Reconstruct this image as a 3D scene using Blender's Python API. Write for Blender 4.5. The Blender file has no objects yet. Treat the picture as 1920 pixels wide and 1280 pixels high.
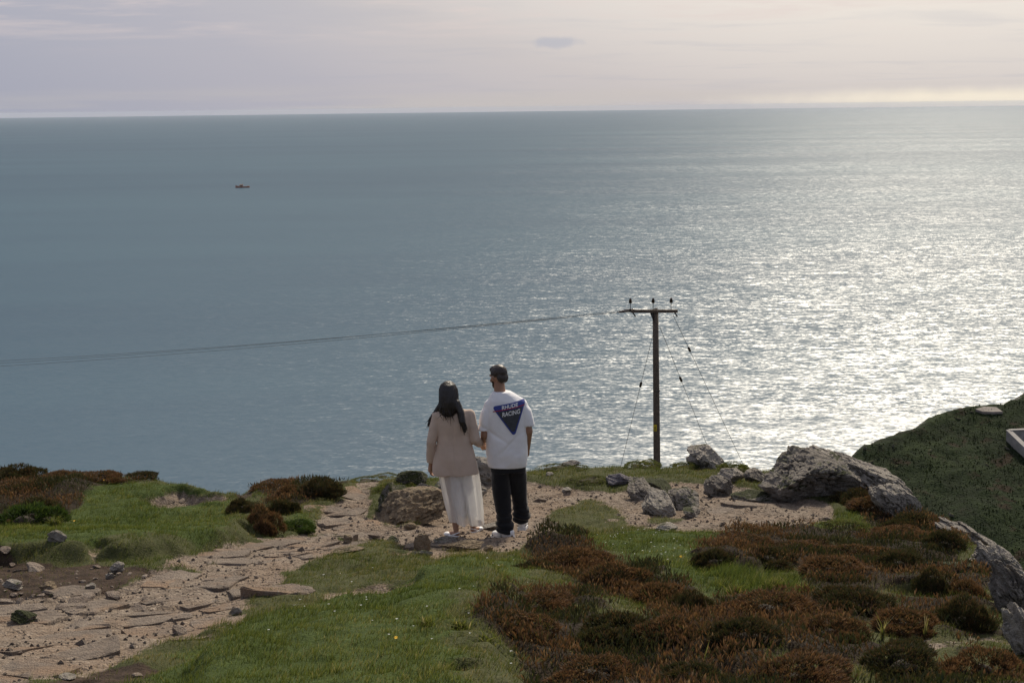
import bpy, bmesh, math
import numpy as np
from mathutils import Vector, Matrix, Euler
from mathutils.bvhtree import BVHTree

# ------------------------------------------------------------------ camera, sky, sun, exposure
scene = bpy.context.scene
C = scene.collection
CAMZ = 110.0                                   # eye height above the sea
FPX = 2600.0                                   # focal length in photo pixels (photo is 1920 wide)
PITCH, ROLL = math.radians(9.58), math.radians(0.70)
cam = bpy.data.cameras.new('camera')
cam.sensor_width = 36.0
cam.lens = FPX / 1920 * 36
cam.clip_start, cam.clip_end = 0.1, 90000
camo = bpy.data.objects.new('camera', cam)
C.objects.link(camo)
CAMR = Matrix.Rotation(math.pi/2 - PITCH, 3, 'X') @ Matrix.Rotation(-ROLL, 3, 'Z')
camo.matrix_world = Matrix.Translation((0, 0, CAMZ)) @ CAMR.to_4x4()
scene.camera = camo

SUN_AZ, SUN_EL = math.radians(18), math.radians(43)      # right of the view axis, above the horizon
SUND = Vector((math.sin(SUN_AZ)*math.cos(SUN_EL), math.cos(SUN_AZ)*math.cos(SUN_EL), math.sin(SUN_EL)))
sun = bpy.data.lights.new('sun', 'SUN')
sun.energy, sun.angle, sun.color = 4.4, math.radians(5.0), (1.0, 0.90, 0.74)
suno = bpy.data.objects.new('sun', sun)
suno.rotation_euler = SUND.to_track_quat('Z', 'Y').to_euler()
suno.location = (0, 0, 160)
C.objects.link(suno)

scene.view_settings.view_transform = 'Standard'
scene.view_settings.look = 'None'
scene.view_settings.exposure = 0.0
scene.view_settings.gamma = 1.0
scene.view_settings.use_curve_mapping = False
scene.cycles.use_denoising = True
scene.cycles.max_bounces = 6
scene.cycles.transparent_max_bounces = 8

class T:
    """small helper to write node trees"""
    def __init__(s, tree): s.t = tree
    def n(s, kind, ins=None, **props):
        nd = s.t.nodes.new('ShaderNode' + kind)
        for k, v in props.items(): setattr(nd, k, v)
        for k, v in (ins or {}).items():
            if isinstance(v, bpy.types.NodeSocket): s.t.links.new(v, nd.inputs[k])
            elif v is not None: nd.inputs[k].default_value = v
        return nd
    def math(s, op, a, b=None, c=None, clamp=False):
        d = {0: a}
        if b is not None: d[1] = b
        if c is not None: d[2] = c
        return s.n('Math', d, operation=op, use_clamp=clamp).outputs[0]
    def vmath(s, op, a, b=None, out=0, scale=None):
        d = {0: a}
        if b is not None: d[1] = b
        nd = s.n('VectorMath', d, operation=op)
        if scale is not None:
            if isinstance(scale, bpy.types.NodeSocket): s.t.links.new(scale, nd.inputs['Scale'])
            else: nd.inputs['Scale'].default_value = scale
        return nd.outputs[out]
    def noise(s, vec, scale, detail=4, rough=0.55, out='Fac', dist=0.0):
        return s.n('TexNoise', {'Vector': vec, 'Scale': scale, 'Detail': detail, 'Roughness': rough, 'Distortion': dist}).outputs[out]
    def ramp(s, fac, stops):
        nd = s.n('ValToRGB', {0: fac})
        el = nd.color_ramp.elements
        while len(el) < len(stops): el.new(0.5)
        for e, (p, c) in zip(el, stops):
            e.position = p; e.color = (*c, 1) if len(c) == 3 else c
        return nd.outputs[0]
    def mix(s, fac, a, b, blend='MIX'):
        nd = s.n('Mix', data_type='RGBA', blend_type=blend)
        for k, v in ((0, fac), (6, a), (7, b)):
            if isinstance(v, bpy.types.NodeSocket): s.t.links.new(v, nd.inputs[k])
            else: nd.inputs[k].default_value = v if not isinstance(v, tuple) or len(v) == 4 else (*v, 1)
        return nd.outputs[2]
    def maprange(s, v, a, b, c=0.0, d=1.0, smooth=True):
        return s.n('MapRange', {'Value': v, 'From Min': a, 'From Max': b, 'To Min': c, 'To Max': d},
                   interpolation_type='SMOOTHSTEP' if smooth else 'LINEAR').outputs[0]
    def attr(s, name): return s.n('Attribute', attribute_name=name).outputs['Fac']

# ---- sky: clear Nishita sky behind a high veil of lavender-grey cloud, brighter towards the veiled sun
world = bpy.data.worlds.new('World'); scene.world = world; world.use_nodes = True
wt = world.node_tree; wt.nodes.clear(); w = T(wt)
sky = w.n('TexSky', sky_type='NISHITA', sun_disc=False, sun_elevation=SUN_EL, sun_rotation=SUN_AZ,
          altitude=100, air_density=1.0, dust_density=2.0, ozone_density=1.5)
dirv = w.n('TexCoord').outputs['Generated']
sep = w.n('SeparateXYZ', {0: dirv})
cosg = w.vmath('DOT_PRODUCT', dirv, tuple(SUND), out='Value')
glow = w.math('POWER', w.math('MAXIMUM', cosg, 0.0), 2.0)
zz = w.math('ADD', w.math('MAXIMUM', sep.outputs[2], 0.0), 0.035)
cp = w.n('CombineXYZ', {0: w.math('DIVIDE', sep.outputs[0], zz), 1: w.math('DIVIDE', sep.outputs[1], zz), 2: 0.0}).outputs[0]
cpm = w.n('Mapping', {'Vector': cp, 'Scale': (0.55, 0.62, 1.0), 'Rotation': (0, 0, 0.12), 'Location': (3.1, 1.7, 0)}).outputs[0]
c1 = w.noise(cpm, 1.0, 6, 0.6, dist=0.4)
c2 = w.noise(cpm, 3.1, 5, 0.6)
veil = w.ramp(glow, [(0.0, (0.39, 0.43, 0.56)), (0.34, (0.375, 0.39, 0.48)), (0.45, (0.465, 0.455, 0.515)), (0.52, (0.59, 0.55, 0.555)), (0.60, (0.84, 0.775, 0.71)), (1.0, (1.0, 0.94, 0.82))])
pink = w.maprange(w.math('ADD', w.math('MULTIPLY', c1, 0.7), w.math('MULTIPLY', c2, 0.3)), 0.46, 0.66)
high = w.maprange(sep.outputs[2], 0.035, 0.075)
veil = w.mix(w.math('MULTIPLY', pink, w.math('MULTIPLY', high, 0.7)), veil, (0.75, 0.635, 0.605))
dark = w.maprange(c1, 0.50, 0.30)
veil = w.mix(w.math('MULTIPLY', dark, 0.20), veil, (0.40, 0.42, 0.50))
low = w.maprange(sep.outputs[2], 0.022, 0.0)
lown = w.maprange(w.noise(w.n('Mapping', {'Vector': dirv, 'Scale': (3, 3, 60)}).outputs[0], 1.6, 3), 0.35, 0.65)
veil = w.mix(w.math('MULTIPLY', w.math('MULTIPLY', low, lown), 0.5), veil, (0.60, 0.555, 0.51))
def pdir(px, py):
    """view direction of a photo pixel"""
    return (CAMR @ Vector(((px - 960)/FPX, (640 - py)/FPX, -1.0))).normalized()
# one small slate-blue cloud hanging alone over the sea, a bright bank low in the sky under the sun
cd = pdir(1048, 80)
rel = w.vmath('SUBTRACT', dirv, tuple(cd))
relm = w.n('Mapping', {'Vector': rel, 'Rotation': (0, -0.22, 0), 'Scale': (52, 0, 190)}).outputs[0]
wob = w.vmath('SCALE', w.vmath('SUBTRACT', w.noise(dirv, 60, 4, 0.6, out='Color'), (0.5, 0.5, 0.5)), scale=1.5)
cm = w.maprange(w.vmath('LENGTH', w.vmath('ADD', relm, wob), out='Value'), 1.05, 0.45)
veil = w.mix(w.math('MULTIPLY', cm, 0.5), veil, (0.40, 0.43, 0.53))
bd = pdir(1860, 184)
relb = w.n('Mapping', {'Vector': w.vmath('SUBTRACT', dirv, tuple(bd)), 'Scale': (4.6, 0, 95)}).outputs[0]
bm_ = w.maprange(w.vmath('LENGTH', w.vmath('ADD', relb, w.vmath('SCALE', wob, scale=0.25)), out='Value'), 1.0, 0.1)
veil = w.mix(w.math('MULTIPLY', bm_, 0.8), veil, (1.0, 0.90, 0.73))
skyc = w.vmath('SCALE', sky.outputs[0], scale=0.10)
cover = w.maprange(sep.outputs[2], 0.09, 0.55, 0.95, 0.60)
final = w.mix(cover, skyc, veil)
bg = w.n('Background', {'Color': final, 'Strength': 1.0})
wo = w.n('OutputWorld', {'Surface': bg.outputs[0]})

# ------------------------------------------------------------------ helpers
rng = np.random.default_rng(7)
def sm(a, b, x):
    t = np.clip((x - a)/(b - a), 0, 1)
    return t*t*(3 - 2*t)
def _hash(i, j, k, seed):
    h = (i.astype(np.int64)*374761393 + j.astype(np.int64)*668265263 + k.astype(np.int64)*2147483647 + seed*974634777) & 0xffffffff
    h = ((h ^ (h >> 13))*1274126177) & 0xffffffff
    h = ((h ^ (h >> 16))*2246822519) & 0xffffffff
    return ((h ^ (h >> 15)) & 0xffffff)/16777216.0
def vnoise(p, seed=0):
    """value noise, p (n,3) -> (n,) in 0..1"""
    f = np.floor(p); u = p - f; u = u*u*(3 - 2*u); f = f.astype(np.int64)
    r = 0
    for a in (0, 1):
        wx = u[:, 0] if a else 1 - u[:, 0]
        for b in (0, 1):
            wy = u[:, 1] if b else 1 - u[:, 1]
            for c in (0, 1):
                wz = u[:, 2] if c else 1 - u[:, 2]
                r = r + _hash(f[:, 0] + a, f[:, 1] + b, f[:, 2] + c, seed)*wx*wy*wz
    return r
def fbm(p, octv=4, seed=0, gain=0.5):
    s = a = 0; g = 1.0
    for o in range(octv):
        s = s + g*vnoise(p*2.03**o + 17.3*o, seed + o); a += g; g *= gain
    return s/a*2 - 1
def P3(x, y, s=1.0, sy=None): return np.stack([x/s, y/(sy or s), np.zeros_like(x)], 1)
def voro(p, seed=0):
    """cell noise in 3-D: distance to the border between the two nearest cells, and the cell id"""
    f = np.floor(p).astype(np.int64)
    d1 = np.full(len(p), 9.0); d2 = d1.copy(); cid = np.zeros(len(p))
    for a in (-1, 0, 1):
        for b in (-1, 0, 1):
            for c in (-1, 0, 1):
                i, j, k = f[:, 0] + a, f[:, 1] + b, f[:, 2] + c
                q = np.stack([i + _hash(i, j, k, seed), j + _hash(i, j, k, seed + 1), k + _hash(i, j, k, seed + 2)], 1)
                d = np.sqrt(((q - p)**2).sum(1)); h = _hash(i, j, k, seed + 3)
                n1 = d < d1
                d2 = np.where(n1, d1, np.minimum(d2, d)); cid = np.where(n1, h, cid); d1 = np.where(n1, d, d1)
    return d2 - d1, cid
def poly_sd(x, y, poly):
    """signed distance to a plan polygon, positive inside"""
    d = np.full(x.shape, 1e9); ins = np.zeros(x.shape, bool); n = len(poly)
    for i in range(n):
        ax, ay = poly[i]; bx, by = poly[(i + 1) % n]
        ex, ey = bx - ax, by - ay
        t = np.clip(((x - ax)*ex + (y - ay)*ey)/(ex*ex + ey*ey + 1e-12), 0, 1)
        d = np.minimum(d, (x - ax - t*ex)**2 + (y - ay - t*ey)**2)
        cr = (ay > y) != (by > y)
        if abs(by - ay) > 1e-12: ins ^= cr & (x < ex*(y - ay)/ey + ax)
    return np.where(ins, 1, -1)*np.sqrt(d)

def tag(o, label=None, cat=None, group=None, kind=None):
    if label: o['label'] = label
    if cat: o['category'] = cat
    if group: o['group'] = group
    if kind: o['kind'] = kind
    return o
def mesh_np(name, co, faces, smooth=True, attrs=None):
    """mesh from numpy: co (n,3); faces (m,k) or list of such arrays"""
    me = bpy.data.meshes.new(name)
    co = np.ascontiguousarray(co, np.float32)
    fl = faces if isinstance(faces, list) else [faces]
    fl = [np.ascontiguousarray(f, np.int32) for f in fl if len(f)]
    me.vertices.add(len(co)); me.vertices.foreach_set('co', co.ravel())
    loops = np.concatenate([f.ravel() for f in fl])
    tot = np.concatenate([np.full(len(f), f.shape[1], np.int32) for f in fl])
    st = np.concatenate([[0], np.cumsum(tot)[:-1]]).astype(np.int32)
    me.loops.add(len(loops)); me.loops.foreach_set('vertex_index', loops)
    me.polygons.add(len(tot)); me.polygons.foreach_set('loop_start', st); me.polygons.foreach_set('loop_total', tot)
    me.polygons.foreach_set('use_smooth', np.full(len(tot), smooth))
    for k, v in (attrs or {}).items():
        me.attributes.new(k, 'FLOAT', 'POINT').data.foreach_set('value', np.ascontiguousarray(v, np.float32))
    me.update(calc_edges=True)
    return me
def obj(name, me, m=None, parent=None, loc=None, rot=None):
    o = bpy.data.objects.new(name, me); C.objects.link(o)
    if m is not None and me is not None and len(me.materials) == 0: me.materials.append(m)
    if parent is not None: o.parent = parent
    if loc is not None: o.location = loc
    if rot is not None: o.rotation_euler = rot
    return o
def grid_faces(nx, ny):
    i = np.arange(nx*ny).reshape(ny, nx)
    return np.stack([i[:-1, :-1], i[:-1, 1:], i[1:, 1:], i[1:, :-1]], -1).reshape(-1, 4)
def box(x0, x1, y0, y1, z0, z1):
    v = np.array([[x, y, z] for z in (z0, z1) for y in (y0, y1) for x in (x0, x1)], float)
    return v, np.array([[0, 2, 3, 1], [4, 5, 7, 6], [0, 1, 5, 4], [2, 6, 7, 3], [0, 4, 6, 2], [1, 3, 7, 5]])
def tube(pts, rad, seg=10, cap=True):
    """tube along a polyline; rad is a number or one per point"""
    pts = [Vector(p) for p in pts]; n = len(pts)
    rad = [rad]*n if np.isscalar(rad) else list(rad)
    co = []; ref = None
    for i, p in enumerate(pts):
        t = (pts[min(i + 1, n - 1)] - pts[max(i - 1, 0)]).normalized()
        if ref is None: ref = Vector((0, 0, 1)) if abs(t.z) < 0.9 else Vector((1, 0, 0))
        u = (ref - t*ref.dot(t)).normalized(); ref = u; v = t.cross(u)
        for k in range(seg):
            a = 2*math.pi*k/seg
            co.append(p + (u*math.cos(a) + v*math.sin(a))*rad[i])
    f4 = [[i*seg + k, i*seg + (k + 1) % seg, (i + 1)*seg + (k + 1) % seg, (i + 1)*seg + k] for i in range(n - 1) for k in range(seg)]
    f3 = []
    if cap:
        a = len(co); co += [pts[0], pts[-1]]
        f3 = [[a, (k + 1) % seg, k] for k in range(seg)] + [[a + 1, (n - 1)*seg + k, (n - 1)*seg + (k + 1) % seg] for k in range(seg)]
    return np.array([list(c) for c in co]), [np.array(f4), np.array(f3).reshape(-1, 3)]
def merge(parts):
    """join (co, faces) pairs"""
    co = []; fs = {}; o = 0
    for c, f in parts:
        for g in (f if isinstance(f, list) else [f]):
            if len(g): fs.setdefault(g.shape[1], []).append(g + o)
        co.append(c); o += len(c)
    return np.concatenate(co), [np.concatenate(v) for v in fs.values()]
_ico = {}
def ico(sub):
    if sub not in _ico:
        b = bmesh.new(); bmesh.ops.create_icosphere(b, subdivisions=sub, radius=1.0)
        _ico[sub] = (np.array([v.co[:] for v in b.verts]), np.array([[v.index for v in f.verts] for f in b.faces])); b.free()
    return _ico[sub][0].copy(), _ico[sub][1]

# ------------------------------------------------------------------ materials
def material(name):
    m = bpy.data.materials.new(name); m.use_nodes = True
    t = T(m.node_tree); t.p = m.node_tree.nodes['Principled BSDF']; t.out = m.node_tree.nodes['Material Output']
    return m, t
def setp(t, **k):
    for a, v in k.items():
        s = t.p.inputs[a.replace('_', ' ')]
        if isinstance(v, bpy.types.NodeSocket): t.t.links.new(v, s)
        else: s.default_value = (*v, 1) if isinstance(v, tuple) and len(v) == 3 and s.type == 'RGBA' else v
def bump(t, h, dist, strength=1.0):
    b = t.n('Bump', {'Height': h, 'Distance': dist, 'Strength': strength})
    t.t.links.new(b.outputs[0], t.p.inputs['Normal'])
def plain(name, col, rough=0.6, var=0.25, scale=20, metallic=0.0, bumpd=0.0):
    m, t = material(name)
    pos = t.n('TexCoord').outputs['Object']
    n = t.noise(pos, scale, 5, 0.6)
    lo = tuple(c*(1 - var) for c in col); hi = tuple(min(1, c*(1 + var)) for c in col)
    setp(t, Base_Color=t.ramp(n, [(0.3, lo), (0.7, hi)]), Roughness=rough, Metallic=metallic)
    if bumpd: bump(t, n, bumpd)
    return m

def ground_material():
    m, t = material('headland_ground')
    pos = t.n('NewGeometry').outputs['Position']
    n1 = t.noise(pos, 1.3, 5, 0.6); n2 = t.noise(pos, 9, 6, 0.65); n3 = t.noise(pos, 60, 4, 0.6)
    edge = t.math('MULTIPLY', t.math('SUBTRACT', t.math('ADD', t.math('MULTIPLY', n2, 0.6), t.math('MULTIPLY', n3, 0.4)), 0.5), 1.3)
    def msk(a): return t.maprange(t.math('ADD', t.attr(a), edge), 0.35, 0.65)
    olive = t.mix(n1, t.ramp(n3, [(0.3, (0.040, 0.044, 0.016)), (0.7, (0.085, 0.082, 0.034))]), t.ramp(n2, [(0.3, (0.036, 0.050, 0.015)), (0.7, (0.085, 0.085, 0.040))]))
    lush = t.ramp(t.math('ADD', t.math('MULTIPLY', n2, 0.6), t.math('MULTIPLY', n3, 0.4)), [(0.32, (0.026, 0.042, 0.010)), (0.68, (0.068, 0.095, 0.022))])
    heath = t.ramp(n2, [(0.3, (0.012, 0.009, 0.006)), (0.7, (0.036, 0.024, 0.014))])
    v = t.n('TexVoronoi', {'Vector': pos, 'Scale': 48.0})
    v2 = t.n('TexVoronoi', {'Vector': pos, 'Scale': 17.0})
    vg = t.n('SeparateColor', {0: v.outputs['Color']}).outputs[0]
    dirt = t.ramp(t.math('ADD', t.math('MULTIPLY', n2, 0.75), t.math('MULTIPLY', vg, 0.25)),
                  [(0.25, (0.085, 0.066, 0.050)), (0.5, (0.20, 0.158, 0.122)), (0.78, (0.33, 0.275, 0.222))])
    dirt = t.mix(t.maprange(n1, 0.42, 0.62), dirt, t.mix(0.4, dirt, (0.23, 0.16, 0.11)))
    peat = t.ramp(n2, [(0.3, (0.020, 0.014, 0.010)), (0.7, (0.075, 0.050, 0.036))])
    c = t.mix(msk('lush'), olive, lush)
    c = t.mix(msk('heath'), c, heath)
    c = t.mix(msk('dirt'), c, dirt)
    c = t.mix(msk('peat'), c, peat)
    c = t.mix(t.attr('cliff'), c, t.ramp(n2, [(0.3, (0.06, 0.055, 0.05)), (0.7, (0.22, 0.20, 0.18))]))
    setp(t, Base_Color=c, Roughness=0.95, Specular_IOR_Level=0.15)
    h = t.math('ADD', t.math('MULTIPLY', n3, 0.5), t.math('MULTIPLY', t.math('ADD', v.outputs['Distance'], v2.outputs['Distance']), t.math('MULTIPLY', t.attr('dirt'), -0.45)))
    bump(t, t.math('ADD', h, n2), 0.035, 1.0)
    return m
def rock_material(name, c0, c1, c2, lichen=0.35, moss=0.0, mosscol=(0.040, 0.046, 0.014), tan=None):
    m, t = material(name)
    pos = t.n('TexCoord').outputs['Object']; nrm = t.n('NewGeometry').outputs['Normal']
    wp = t.n('NewGeometry').outputs['Position']
    rnd = t.n('ObjectInfo').outputs['Random']
    q = t.vmath('ADD', wp, t.vmath('SCALE', (7.1, 3.3, 5.7), scale=rnd))
    n1 = t.noise(q, 2.6, 6, 0.62, dist=0.6); n2 = t.noise(q, 14, 6, 0.65); n3 = t.noise(q, 70, 4, 0.6)
    base = t.ramp(t.math('ADD', t.math('MULTIPLY', n1, 0.55), t.math('MULTIPLY', n2, 0.45)), [(0.28, c0), (0.5, c1), (0.72, c2)])
    if tan: base = t.mix(t.maprange(t.noise(q, 1.7, 3), 0.45, 0.65), base, tan)
    lic = t.maprange(t.noise(q, 22, 5, 0.7), 0.56, 0.66)
    base = t.mix(t.math('MULTIPLY', lic, lichen), base, (0.43, 0.42, 0.37))
    base = t.mix(t.math('MULTIPLY', t.maprange(rnd, 0, 1, 0, 0.55, False), 1.0), base, t.mix(0.5, base, c0))
    cr = t.attr('crack')
    base = t.mix(cr, base, (0.030, 0.026, 0.018))
    if moss:
        up = t.n('SeparateXYZ', {0: nrm}).outputs[2]
        mm = t.maprange(t.math('ADD', t.math('MULTIPLY', up, 0.55), t.math('MULTIPLY', n1, 1.0)), 1.12 - moss, 1.22 - moss)
        base = t.mix(mm, base, t.ramp(n3, [(0.3, tuple(0.6*c for c in mosscol)), (0.7, tuple(1.5*c for c in mosscol))]))
    setp(t, Base_Color=base, Roughness=0.9, Specular_IOR_Level=0.25)
    bump(t, t.math('ADD', t.math('MULTIPLY', n2, 1.0), t.math('MULTIPLY', n3, 0.45)), 0.09, 1.0)
    return m
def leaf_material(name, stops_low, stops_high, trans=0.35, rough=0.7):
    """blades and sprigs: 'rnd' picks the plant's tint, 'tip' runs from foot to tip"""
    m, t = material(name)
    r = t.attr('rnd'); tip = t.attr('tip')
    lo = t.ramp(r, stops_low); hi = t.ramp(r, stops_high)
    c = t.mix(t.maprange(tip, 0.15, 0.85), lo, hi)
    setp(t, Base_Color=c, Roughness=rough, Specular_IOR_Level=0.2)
    tr = t.n('BsdfTranslucent', {'Color': t.mix(0.5, c, t.mix(1.0, c, (1.6, 1.5, 0.8), 'MULTIPLY'))})
    mx = t.n('MixShader', {0: trans, 1: t.p.outputs[0], 2: tr.outputs[0]})
    t.t.links.new(mx.outputs[0], t.out.inputs[0])
    return m

M_GROUND = ground_material()
M_ROCK = rock_material('grey_schist', (0.12, 0.104, 0.088), (0.30, 0.265, 0.225), (0.47, 0.43, 0.375), 0.65, 0.12)
M_ROCKPALE = rock_material('pale_schist', (0.18, 0.158, 0.132), (0.41, 0.365, 0.31), (0.55, 0.505, 0.44), 0.5, 0.06)
M_ROCKTAN = rock_material('ochre_schist', (0.13, 0.095, 0.060), (0.28, 0.21, 0.135), (0.42, 0.335, 0.235), 0.3, 0.04)
M_ROCKMOSS = rock_material('mossy_schist', (0.09, 0.082, 0.07), (0.19, 0.17, 0.14), (0.30, 0.27, 0.23), 0.3, 0.50)
M_ROCKPURPLE = rock_material('purple_slate', (0.13, 0.115, 0.125), (0.22, 0.20, 0.215), (0.31, 0.285, 0.29), 0.15, 0.0)
M_SLAB = rock_material('path_slab', (0.12, 0.096, 0.078), (0.26, 0.208, 0.165), (0.42, 0.345, 0.275), 0.15, 0.0, tan=(0.33, 0.225, 0.15))
M_STONE = rock_material('loose_stone', (0.13, 0.10, 0.080), (0.28, 0.22, 0.175), (0.45, 0.38, 0.31), 0.3, 0.0)
M_PEBBLE = rock_material('pebble', (0.11, 0.085, 0.068), (0.20, 0.16, 0.128), (0.31, 0.26, 0.215), 0.12, 0.0)
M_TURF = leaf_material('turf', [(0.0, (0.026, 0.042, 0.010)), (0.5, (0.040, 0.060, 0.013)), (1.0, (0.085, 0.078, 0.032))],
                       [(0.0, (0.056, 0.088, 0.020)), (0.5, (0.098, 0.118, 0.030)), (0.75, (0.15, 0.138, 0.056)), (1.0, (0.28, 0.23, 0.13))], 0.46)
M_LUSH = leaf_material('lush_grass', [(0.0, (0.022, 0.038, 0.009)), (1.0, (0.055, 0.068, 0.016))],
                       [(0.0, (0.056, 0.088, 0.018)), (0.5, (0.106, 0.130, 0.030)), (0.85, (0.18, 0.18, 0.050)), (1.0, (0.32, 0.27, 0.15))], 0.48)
M_HEATH = leaf_material('heather', [(0.0, (0.018, 0.022, 0.010)), (1.0, (0.036, 0.026, 0.014))],
                        [(0.0, (0.058, 0.058, 0.024)), (0.3, (0.098, 0.056, 0.029)), (0.7, (0.148, 0.075, 0.041)), (1.0, (0.24, 0.16, 0.10))], 0.32)
M_HEATHDARK = leaf_material('dark_heather', [(0.0, (0.012, 0.018, 0.008)), (1.0, (0.025, 0.025, 0.012))],
                        [(0.0, (0.030, 0.040, 0.014)), (0.5, (0.055, 0.054, 0.022)), (1.0, (0.12, 0.064, 0.034))], 0.25)
M_GORSE = leaf_material('gorse', [(0.0, (0.014, 0.026, 0.008)), (1.0, (0.025, 0.040, 0.010))],
                        [(0.0, (0.028, 0.056, 0.012)), (0.7, (0.052, 0.085, 0.018)), (1.0, (0.10, 0.12, 0.03))], 0.3)
M_SCRUB_SHADED = leaf_material('hillside_scrub', [(0.0, (0.010, 0.014, 0.007)), (1.0, (0.016, 0.020, 0.009))],  # scrub greens darkened throughout to stand in for cloud shadow
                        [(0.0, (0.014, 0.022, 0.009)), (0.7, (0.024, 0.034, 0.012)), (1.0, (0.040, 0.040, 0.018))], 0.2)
M_TWIG = plain('heather_twigs', (0.030, 0.022, 0.014), 0.95, 0.5, 25)
# ------------------------------------------------------------------ the headland: one slope down to a shelf, cut by the cliff edge
_py = np.array([-30, -8, 0, 3, 6.7, 10, 13.8, 16, 18, 20, 23, 200.0])
_pz = np.array([4.0, 0.2, -1.62, -2.22, -2.93, -3.58, -4.30, -4.52, -4.67, -4.80, -4.95, -5.0])
_yy = np.linspace(-30, 60, 3600); _zz = np.interp(_yy, _py, _pz)
_k = np.hanning(61); _k /= _k.sum(); _zz = np.convolve(np.pad(_zz, 30, 'edge'), _k, 'valid')
def prof(y): return np.interp(y, _yy, _zz) + CAMZ
def W(px, py):
    """the point of the bare slope that a photo pixel looks at"""
    d = pdir(px, py); a, b = 2.0, 60.0
    f = lambda t: CAMZ + d.z*t - float(prof(d.y*t))
    if f(b) > 0: return (d.x*40, d.y*40)
    for _ in range(48):
        c = 0.5*(a + b)
        if f(c) > 0: a = c
        else: b = c
    return (d.x*a, d.y*a)
def poly(*pts): return [W(*p) for p in pts]
EDGE = poly((-260, 880), (-120, 878), (0, 884), (60, 888), (230, 896), (340, 908), (450, 910), (480, 902), (600, 898), (660, 888), (720, 890), (780, 890), (860, 880), (1000, 872), (1060, 871),
            (1150, 866), (1240, 868), (1300, 864), (1420, 872), (1500, 876), (1560, 880), (1640, 905), (1720, 952), (1790, 990), (1850, 1022), (1905, 1085), (1950, 1160), (1985, 1240))
EDGE = [(-60, 14), (-30, 18)] + EDGE + [(EDGE[-1][0] + 0.5, 5.0), (6.0, 2.0), (9.0, -2), (16, -8), (22, -30), (-60, -30)]
# patches of the ground, outlined on the slope
DIRT = [poly((-40, 1480), (-40, 1105), (110, 1100), (230, 1085), (330, 1045), (420, 1025), (520, 1000), (590, 985), (600, 950), (640, 925), (670, 908), (650, 896), (700, 886), (724, 890), (705, 930), (690, 960), (740, 985), (715, 1005), (640, 1035), (560, 1058), (545, 1090), (470, 1125), (400, 1160), (270, 1190), (150, 1232), (60, 1262)),
        poly((690, 960), (740, 985), (715, 1000), (760, 1028), (850, 1038), (960, 1043), (1035, 1018), (1050, 985), (1035, 952), (1100, 938), (1150, 955), (1190, 985), (1280, 996), (1420, 990), (1520, 985), (1565, 965), (1560, 938), (1480, 930), (1400, 915), (1330, 903), (1250, 900), (1150, 918), (1060, 908), (990, 900), (900, 903), (800, 925), (730, 948)),
        poly((610, 1108), (700, 1098), (765, 1106), (770, 1128), (690, 1140), (625, 1135)),
        poly((260, 940), (340, 926), (430, 935), (420, 960), (310, 968))]
RUBBLE = poly((-40, 1050), (60, 1058), (230, 1058), (300, 1068), (215, 1098), (-40, 1118))
PEAT = [poly((90, 1266), (190, 1228), (280, 1232), (240, 1252), (150, 1275)), RUBBLE, poly((720, 1006), (830, 1004), (835, 1030), (760, 1034)), poly((430, 912), (470, 908), (480, 930), (440, 930))]
LUSH = [poly((-60, 965), (120, 938), (160, 918), (390, 925), (470, 995), (400, 1030), (250, 1045), (-60, 1062)),
        poly((300, 1250), (420, 1190), (620, 1150), (830, 1085), (900, 1050), (1000, 1050), (1020, 1095), (930, 1115), (850, 1160), (960, 1480), (240, 1480)),
        poly((1060, 1002), (1270, 992), (1400, 1000), (1340, 1040), (1420, 1072), (1500, 1075), (1535, 1112), (1330, 1118), (1290, 1090), (1180, 1060), (1070, 1022)),
        poly((1545, 972), (1600, 950), (1690, 985), (1600, 1012), (1540, 1002)), poly((540, 945), (590, 955), (600, 985), (520, 1000))]
HEATH = [poly((985, 1030), (1100, 1012), (1180, 1058), (1300, 1108), (1345, 1150), (1250, 1165), (1100, 1112), (1000, 1072)),
         poly((935, 1140), (1000, 1112), (1080, 1118), (1200, 1155), (1345, 1152), (1330, 1118), (1535, 1112), (1500, 1065), (1400, 1065), (1295, 1050), (1340, 1015), (1460, 998), (1560, 1008), (1660, 990), (1600, 930), (1565, 900), (1640, 905), (1720, 940), (1790, 985), (1840, 1030), (1880, 1120), (1930, 1200), (2060, 1480), (940, 1480), (965, 1245), (880, 1215), (900, 1175)),
         poly((-60, 880), (230, 888), (335, 903), (200, 922), (140, 945), (125, 1000), (-60, 1010)),
         poly((468, 905), (560, 890), (650, 902), (660, 925), (600, 940), (530, 960), (515, 1000), (450, 985), (430, 950), (500, 935))]
BANK = [poly((-60, 900), (300, 905), (440, 930), (500, 985), (430, 1022), (330, 1043), (240, 1052), (-60, 1062)),
        poly((430, 1180), (620, 1145), (850, 1080), (950, 1090), (1000, 1480), (200, 1480))]
TALL = poly((1320, 1075), (1420, 1068), (1520, 1085), (1520, 1112), (1340, 1118))

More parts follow.
